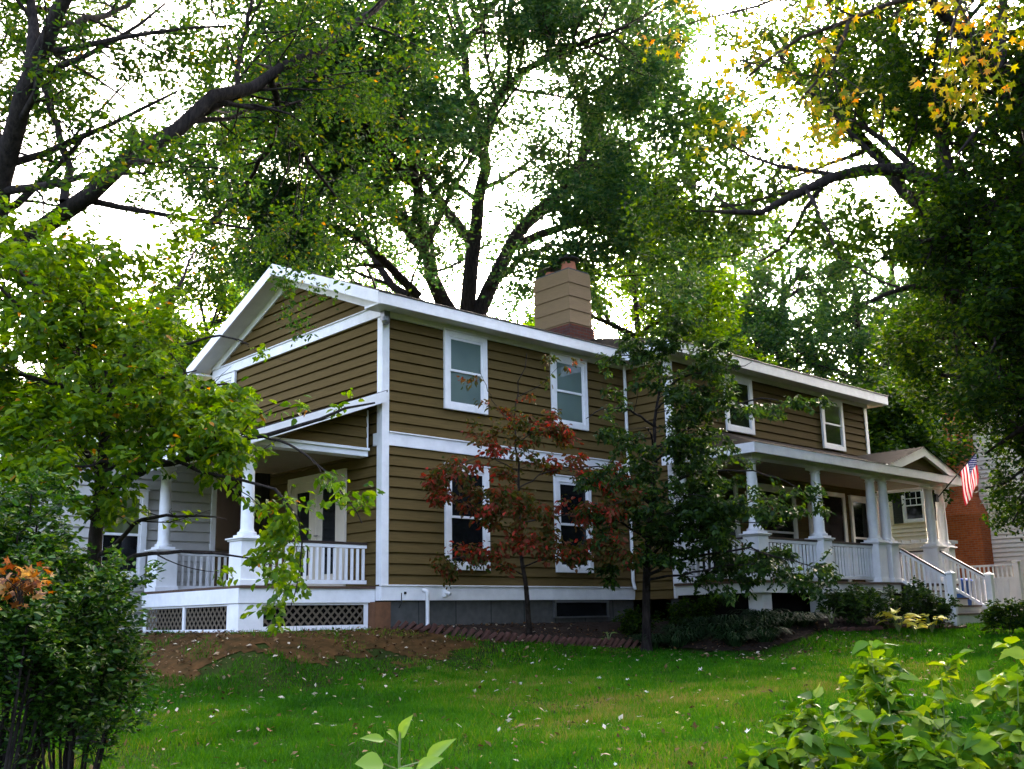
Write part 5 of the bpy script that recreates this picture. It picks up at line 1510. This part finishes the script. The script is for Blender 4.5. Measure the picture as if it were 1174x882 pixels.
def straps(name, label, cat, base, n, L0, r, seed, mat, wd=0.012, group=None, droop=1.0, lift=1.0):
    rng = np.random.default_rng(seed)
    b = np.array([base[0], base[1], float(zg(base[0], base[1]))])
    a = rng.random(n) * 2 * np.pi; L_ = L0 * (0.6 + 0.6 * rng.random(n))
    h = np.stack([np.cos(a), np.sin(a), np.zeros(n)], -1); sd = np.stack([-np.sin(a), np.cos(a), np.zeros(n)], -1)
    foot = b + h * (r * 0.5 * rng.random(n))[:, None]
    out_ = (0.35 + 0.55 * rng.random(n)) ; V = []
    K = 6
    for k in range(K):
        t = k / (K - 1)
        c = foot + h * (L_ * out_ * t)[:, None] + np.array([0, 0, 1.0]) * (L_ * lift * (1.15 * t - droop * 0.95 * t * t))[:, None]
        w_ = wd * (1 - t) ** 0.6 * (0.5 + 0.5 * min(1, t * 4)) + 0.001
        V.append(c + sd * w_); V.append(c - sd * w_)
    V = np.stack(V, 1); i = np.arange(n)[:, None] * 2 * K
    F_ = np.stack([i + np.array([[2 * k, 2 * k + 1, 2 * k + 3, 2 * k + 2]]) for k in range(K - 1)], 1).reshape(-1, 4)
    tv = np.repeat(rng.random(n), K - 1)
    o = link(name, arrays_mesh(name, V.reshape(-1, 3), F_, mat, tv))
    # put the object's origin at its foot
    o.data.transform(Matrix.Translation(-Vector(b))); o.location = tuple(b)
    return tag(o, label, cat, group)


lab = "dark green clump of arching strap leaves in the bed below the porch corner"
k = 0
for (x, y) in [(4.75, -2.5), (4.95, -2.95), (5.2, -3.3), (5.55, -3.45), (5.4, -2.8), (5.9, -3.55), (5.9, -3.1), (6.3, -3.6), (4.7, -3.4), (5.1, -3.7), (6.6, -3.55), (4.35, -1.95), (4.45, -2.4), (4.9, -2.1), (5.3, -2.3)]:
    straps("strap_leaf_plant", lab, "plant", (x, y), 230, 0.62, 0.3, 400 + k, LIRI, 0.012, "strap leaf clumps in the mulch bed"); k += 1
HOSTA = leaf_mat("yellow_hosta", [(0, (0.42, 0.44, 0.03)), (0.6, (0.62, 0.58, 0.06)), (1, (0.75, 0.70, 0.16))], 0.3)
HOSTAG = leaf_mat("green_hosta", [(0, (0.05, 0.11, 0.02)), (1, (0.13, 0.2, 0.03))], 0.3)


def hosta(label, base, n, L0, mat, seed):
    rng = np.random.default_rng(seed)
    b = np.array([base[0], base[1], float(zg(base[0], base[1]))])
    root = thing("hosta", label, "plant", tuple(b))
    for k in range(n):
        a = k * 2.4 + rng.random(); e = 0.5 + 0.75 * rng.random()
        h = np.array([math.cos(a), math.sin(a), 0])
        p0 = b + h * L0 * 0.35 + [0, 0, L0 * e]; p1 = p0 + h * L0 * 0.9 + [0, 0, L0 * (0.15 - 0.25 * rng.random())]
        o = big_leaf(p0, p1, L0 * 0.55, np.array([0, 0, 1.0]) - h * 0.1 + rng.normal(0, .2, 3), root, mat, 0.25)
        o.data.attributes.new("tint", 'FLOAT', 'FACE').data.foreach_set("value", np.full(len(o.data.polygons), rng.random(), np.float32))
        mb = MB(); mb.tube([b, b * 0.4 + p0 * 0.6 + [0, 0, 0.02], p0], 0.005, 4); mb.build("leaf_stalk", STEMG, root)
    return root


p = at(1028, 700, 18.9); hosta("bright yellow hosta in front of the porch steps", (p[0], p[1]), 20, 0.34, HOSTA, 1)
p = at(1067, 706, 19.4); hosta("small yellow hosta close to the newel post", (p[0], p[1]), 10, 0.30, HOSTA, 2)
p = at(1048, 712, 18.9); hosta("yellow hosta lying low between the bigger hosta and the newel post", (p[0], p[1]), 6, 0.22, HOSTA, 4)
p = at(953, 706, 18.7); hosta("yellow green hosta beside the strap leaf clumps", (p[0], p[1]), 9, 0.26, HOSTAG, 3)
p = at(722, 740, 17.2); hosta("pale green seedling clump at the brick edging", (3.75, -1.45), 7, 0.16, HOSTAG, 5)
for i, (x, y, h, r_, lab) in enumerate([(4.75, -1.3, 0.45, 0.4, "low dark plant behind the trunk of the green dogwood"), (5.6, -1.9, 0.5, 0.45, "low dark plant in the corner between the wall and the front porch")]):
    shrub("ground_cover", lab, "plant", (x, y), 12, h, r_, [dict(n=6, L=0.25, ang=55, K=4, up=0.0, tmin=0.1, wob=0.15, rfac=0.5), dict(n=4, L=0.12, ang=50, K=3, up=0, tmin=0.2, wob=0.15, rfac=0.5)],
          BARK, DARKTREE, 540 + i, dict(n=7, size=0.06, spread=0.02, shape='oval', wide=0.55, level=0.8), sr=0.005)
rngs = np.random.default_rng(9)
for i, (px_, d_, h, r_, lab) in enumerate([
        (1000, 19.3, 0.72, 0.45, "dark low shrub at the foot of the porch pier"), (1045, 20.0, 0.85, 0.45, "dark rounded shrub behind the bright yellow hosta"),
        (960, 18.8, 0.62, 0.42, "dark thin shrub left of the yellow hostas"), (1075, 20.2, 0.55, 0.3, "small dark shrub against the stair newel post")]):
    p = at(px_, 690, d_)
    shrub("shrub", lab, "shrub", (p[0], p[1]), 9, h, r_, [dict(n=6, L=0.3, ang=50, K=4, up=0.1, tmin=0.2, wob=0.15, rfac=0.5), dict(n=4, L=0.16, ang=50, K=3, up=0, tmin=0.2, wob=0.15, rfac=0.5)],
          BARK, DOG, 500 + i, dict(n=8, size=0.075, spread=0.02, shape='oval', wide=0.55, level=0.8), sr=0.008)
for i, (px_, d_, h, r_, lab) in enumerate([(1152, 19.3, 0.52, 0.36, "dark shrub covering the foot of the right stair newel"), (1185, 19.0, 0.6, 0.4, "dark spreading shrub in front of the white fence"), (1215, 18.6, 0.7, 0.4, "dark shrub at the right edge beside the fence")]):
    p = at(px_, 700, d_)
    shrub("shrub", lab, "shrub", (p[0], p[1]), 9, h, r_, [dict(n=6, L=0.32, ang=55, K=4, up=0.0, tmin=0.2, wob=0.15, rfac=0.5, flat=.5), dict(n=4, L=0.17, ang=50, K=3, up=0, tmin=0.2, wob=0.15, rfac=0.5)],
          BARK, DARKTREE, 520 + i, dict(n=8, size=0.075, spread=0.02, shape='oval', wide=0.55, level=0.8), sr=0.008)

# brick edging: one brick, copied along the curve
EDGEB = solid("edging_brick", (0.075, 0.030, 0.020), 0.9, 0.25, 11, bump=0.3)
edge = resample([(0.15, -0.18, 0), (0.8, -0.64, 0), (1.5, -0.97, 0), (2.3, -1.2, 0), (3.1, -1.44, 0), (3.9, -1.66, 0), (4.2, -1.95, 0)], 200)
dl = np.concatenate([[0], np.cumsum(np.linalg.norm(np.diff(edge, axis=0), axis=1))])
mb = MB(); mb.box(-0.105, 0.105, -0.05, 0.05, -0.03, 0.03)
first = mb.build("edging_brick", EDGEB, None, bevel=0.006)
tag(first, "reddish brick leaning in the sawtooth edging of the mulch bed", "brick", "bricks edging the mulch bed")
s_ = 0.0; i = 0
while s_ < dl[-1]:
    x = np.interp(s_, dl, edge[:, 0]); y = np.interp(s_, dl, edge[:, 1]); x2 = np.interp(s_ + .02, dl, edge[:, 0]); y2 = np.interp(s_ + .02, dl, edge[:, 1])
    o = first if i == 0 else copy_tree(first)
    o.location = (x, y, float(zg(x, y)) + 0.055)
    o.rotation_euler = (rad(random.uniform(-12, 12)), rad(-40 + random.uniform(-14, 14)), math.atan2(y2 - y, x2 - x) + rad(random.uniform(-12, 12)))
    s_ += 0.118 + random.uniform(-0.012, 0.02); i += 1
edge = resample([(6.9, -3.95, 0), (8.5, -4.1, 0), (10.0, -4.25, 0), (11.1, -4.42, 0)], 100)
dl = np.concatenate([[0], np.cumsum(np.linalg.norm(np.diff(edge, axis=0), axis=1))])
s_ = 0.0
flat0 = None
while s_ < dl[-1]:
    x = np.interp(s_, dl, edge[:, 0]); y = np.interp(s_, dl, edge[:, 1])
    o = copy_tree(first)
    tag(o, "brick in the low dark edging in front of the hostas", "brick", "bricks edging the hosta bed")
    o.location = (x, y, float(zg(x, y)) + 0.04)
    o.rotation_euler = (rad(random.uniform(-6, 6)), rad(random.uniform(-12, 12)), math.atan2(-0.13, 1) + rad(random.uniform(-9, 9)))
    s_ += 0.215

# ------------------------------------------------------------------ grass blades
GRASS = leaf_mat("grass_blades", [(0, (0.010, 0.065, 0.001)), (0.45, (0.026, 0.130, 0.001)), (0.8, (0.060, 0.180, 0.002)), (0.93, (0.12, 0.20, 0.004)), (1, (0.20, 0.17, 0.04))], 0.35, 0.6, 0.12)


def vnoise(x, y, s, seed):
    r = np.random.default_rng(seed); g = r.random((64, 64))
    u, v = (x / s) % 64, (y / s) % 64
    i, j = u.astype(int), v.astype(int); fu, fv = u - i, v - j
    fu = fu * fu * (3 - 2 * fu); fv = fv * fv * (3 - 2 * fv)
    i1, j1 = (i + 1) % 64, (j + 1) % 64
    return (g[i, j] * (1 - fu) + g[i1, j] * fu) * (1 - fv) + (g[i, j1] * (1 - fu) + g[i1, j1] * fu) * fv


def grass():
    rng = np.random.default_rng(77)
    N_ = 1500000
    u = 3.0 + 22 * rng.random(N_) ** 0.75
    lat = (rng.random(N_) * 2 - 1) * (u * 0.62 + 1.2)
    rt = np.array([HF[1], -HF[0]])
    x = CP[0] + HF[0] * u + rt[0] * lat; y = CP[1] + HF[1] * u + rt[1] * lat
    wob = 0.16 * (vnoise(x, y, 0.25, 5) - 0.5) * 3
    soil = inside(soil_poly, x + wob, y + wob)
    bed = inside(bed_poly, x, y) | inside(bed2_poly, x, y)
    hs = ((x > -2.4) & (x < 14.2) & (y > -0.05)) | ((x > 6) & (x < 14.2) & (y > -3.0)) | ((x > 11.2) & (x < 13.4) & (y > -4.2))
    dens = np.clip(1.2 - 0.035 * u, 0.3, 1) * np.clip(0.45 + 1.0 * vnoise(x, y, 0.8, 6), 0, 1)
    ring = np.zeros(len(x))
    for rr in (0.18, 0.38, 0.62):
        for k in range(6):
            ring += inside(soil_poly, x + wob + rr * math.cos(k * 1.047), y + wob + rr * math.sin(k * 1.047))
    dens = dens * (1 - ring / 18) ** 1.6
    dens = np.where(soil, 0.16 * (vnoise(x, y, 0.4, 12) > 0.5), dens)
    ok = ~bed & ~hs & (rng.random(N_) < dens)
    x, y, u = x[ok], y[ok], u[ok]
    n = len(x)
    z = zg(x, y)
    a = rng.random(n) * 2 * np.pi
    h = (0.032 + 0.045 * rng.random(n)) * (0.45 + 1.2 * vnoise(x, y, 0.4, 8))
    wd = 0.0030 + 0.00032 * u
    sd = np.stack([np.cos(a), np.sin(a), np.zeros(n)], -1)
    ln = np.stack([-np.sin(a), np.cos(a), np.zeros(n)], -1) * (rng.normal(0, 0.5, n) * h)[:, None] + sd * (rng.normal(0, .3, n) * h)[:, None]
    b = np.stack([x, y, z - 0.004], -1)
    V = np.stack([b - sd * wd[:, None], b + sd * wd[:, None], b + ln + np.array([0, 0, 1.0]) * h[:, None]], 1)
    tv = np.clip(0.70 * vnoise(x, y, 1.6, 9) + 0.42 * vnoise(x, y, 0.35, 10) + 0.50 * vnoise(x, y, 3.7, 14) - 0.42 + rng.normal(0.06, 0.17, n), 0, 1)
    o = link("grass", arrays_mesh("grass", V.reshape(-1, 3), np.arange(n * 3).reshape(n, 3), GRASS, tv))
    tag(o, "short bright green lawn grass", "grass", kind="stuff")
    print("grass blades", n)


grass()

# small bits of leaf litter
def litter():
    rng = np.random.default_rng(91)
    N_ = 26000
    u = 6.0 + 13 * rng.random(N_); lat = (rng.random(N_) * 2 - 1) * u * 0.55
    x = CP[0] + HF[0] * u + HF[1] * lat; y = CP[1] + HF[1] * u - HF[0] * lat
    soil = inside(soil_poly, x, y); bed = inside(bed_poly, x, y) | inside(bed2_poly, x, y)
    hs = ((x > -2.4) & (x < 14.2) & (y > 0)) | ((x > 6) & (x < 14.2) & (y > -2.9)) | ((x > 11.2) & (x < 13.4) & (y > -4.2))
    near = inside(soil_poly, x + 0.8, y + 0.8) | inside(bed_poly, x + 0.6, y + 0.9)
    p = np.where(soil, 1.0, np.where(bed, 1.0, np.where(near, 0.45, 0.07)))
    ok = ~hs & (rng.random(N_) < p)
    x, y, bed, soil = x[ok], y[ok], bed[ok], soil[ok]
    n = len(x)
    c = np.stack([x, y, zg(x, y) + np.where(bed, 0.055, np.where(soil, 0.032, 0.05))], -1)
    a = rng.random(n) * 6.28
    nrm = norm(np.array([0, 0, 1.0]) + rng.normal(0, 0.4, (n, 3)))
    ax = norm(np.cross(nrm, np.stack([np.cos(a), np.sin(a), np.zeros(n)], -1))); sd = np.cross(nrm, ax)
    s_ = (0.013 + 0.036 * rng.random(n) ** 2)[:, None]
    V = np.stack([c - ax * s_, c + sd * s_ * 0.6 + nrm * s_ * .15, c + ax * s_, c - sd * s_ * 0.5 + nrm * s_ * .2], 1)
    m = leaf_mat("leaf_litter", [(0, (0.03, 0.016, 0.008)), (0.45, (0.12, 0.06, 0.025)), (0.75, (0.26, 0.17, 0.08)), (1, (0.55, 0.48, 0.36))], 0.1, 0.8, 0.1)
    o = link("leaf_litter", arrays_mesh("leaf_litter", V.reshape(-1, 3), np.arange(n * 4).reshape(n, 4), m, rng.random(n) ** np.where(soil | bed, 1.6, 0.8)))
    tag(o, "small crumbs of dry leaf litter on the soil, the bed and the grass", "leaf litter", kind="stuff")


litter()

# fallen leaves on the lawn
FALL = {"pale": leaf_mat("pale_fallen_leaf", [(0, (0.50, 0.46, 0.36)), (1, (0.66, 0.62, 0.52))], 0.15), "yellow": leaf_mat("yellow_fallen_leaf", [(0, (0.42, 0.33, 0.10)), (1, (0.55, 0.45, 0.18))], 0.2),
        "brown": leaf_mat("brown_fallen_leaf", [(0, (0.14, 0.045, 0.02)), (1, (0.30, 0.12, 0.05))], 0.15)}
LAB = {"pale": "pale upturned fallen leaf lying on the lawn", "yellow": "yellow tan fallen leaf lying on the lawn", "brown": "reddish brown fallen leaf lying on the lawn"}
rngf = np.random.default_rng(33)
protos = {}
for kname, mt in FALL.items():
    c = STAR * (1 + rngf.normal(0, 0.08, STAR.shape))
    v = np.stack([c[:, 0] * 0.05, c[:, 1] * 0.045, 0.014 * (c[:, 0] ** 2 + c[:, 1] ** 2) + rngf.normal(0, 0.004, len(c))], -1)
    ctr = np.array([[0, 0, 0.0]])
    kk = len(v)
    protos[kname] = arrays_mesh("fallen_leaf", np.concatenate([v, ctr]), np.array([[i, (i + 1) % kk, kk] for i in range(kk)]), mt, rngf.random(kk))
cnt = 0
while cnt < 230:
    u = 6.0 + 12 * rngf.random() ** 0.8; lat = (rngf.random() * 2 - 1) * u * 0.5
    x = CP[0] + HF[0] * u + HF[1] * lat; y = CP[1] + HF[1] * u - HF[0] * lat
    if y > -0.1 or (x > 6 and y > -4.2): continue
    kname = rngf.choice(["pale", "yellow", "brown"], p=[0.5, 0.25, 0.25])
    inbed = bool(inside(bed_poly, np.array([x]), np.array([y]))[0])
    if inbed and rngf.random() < 0.3: continue
    o = link("fallen_leaf", protos[kname])
    o.location = (x, y, float(zg(x, y)) + (0.045 if not inbed else 0.06))
    o.rotation_euler = (rngf.normal(0, 0.4) + (math.pi if rngf.random() < .5 else 0), rngf.normal(0, 0.4), rngf.random() * 6.28)
    s_ = 0.45 + 0.75 * rngf.random() ** 1.5
    o.scale = (s_, s_, s_)
    tag(o, LAB[kname] if not inbed else LAB[kname].replace("on the lawn", "in the mulch bed"), "leaf", f"{kname} fallen leaves" + (" in the bed" if inbed else " on the lawn"))
    cnt += 1
# dry brown leaves under the foreground shrubs
for i in range(14):
    p = at(885 + rngf.random() * 90, 868, 5.2 + rngf.random() * 0.5)
    o = link("fallen_leaf", protos["brown"] if i % 3 else protos["yellow"])
    s_ = 1.1 + 0.6 * rngf.random()
    o.location = (p[0], p[1], float(zg(p[0], p[1])) + 0.06 + 0.03 * rngf.random()); o.scale = (s_, s_, s_)
    o.rotation_euler = (rngf.normal(0, 0.5), rngf.normal(0, 0.5), rngf.random() * 6.28)
    tag(o, "large dry curled leaf under the foreground shrubs", "leaf", "dry leaves under the foreground shrubs")
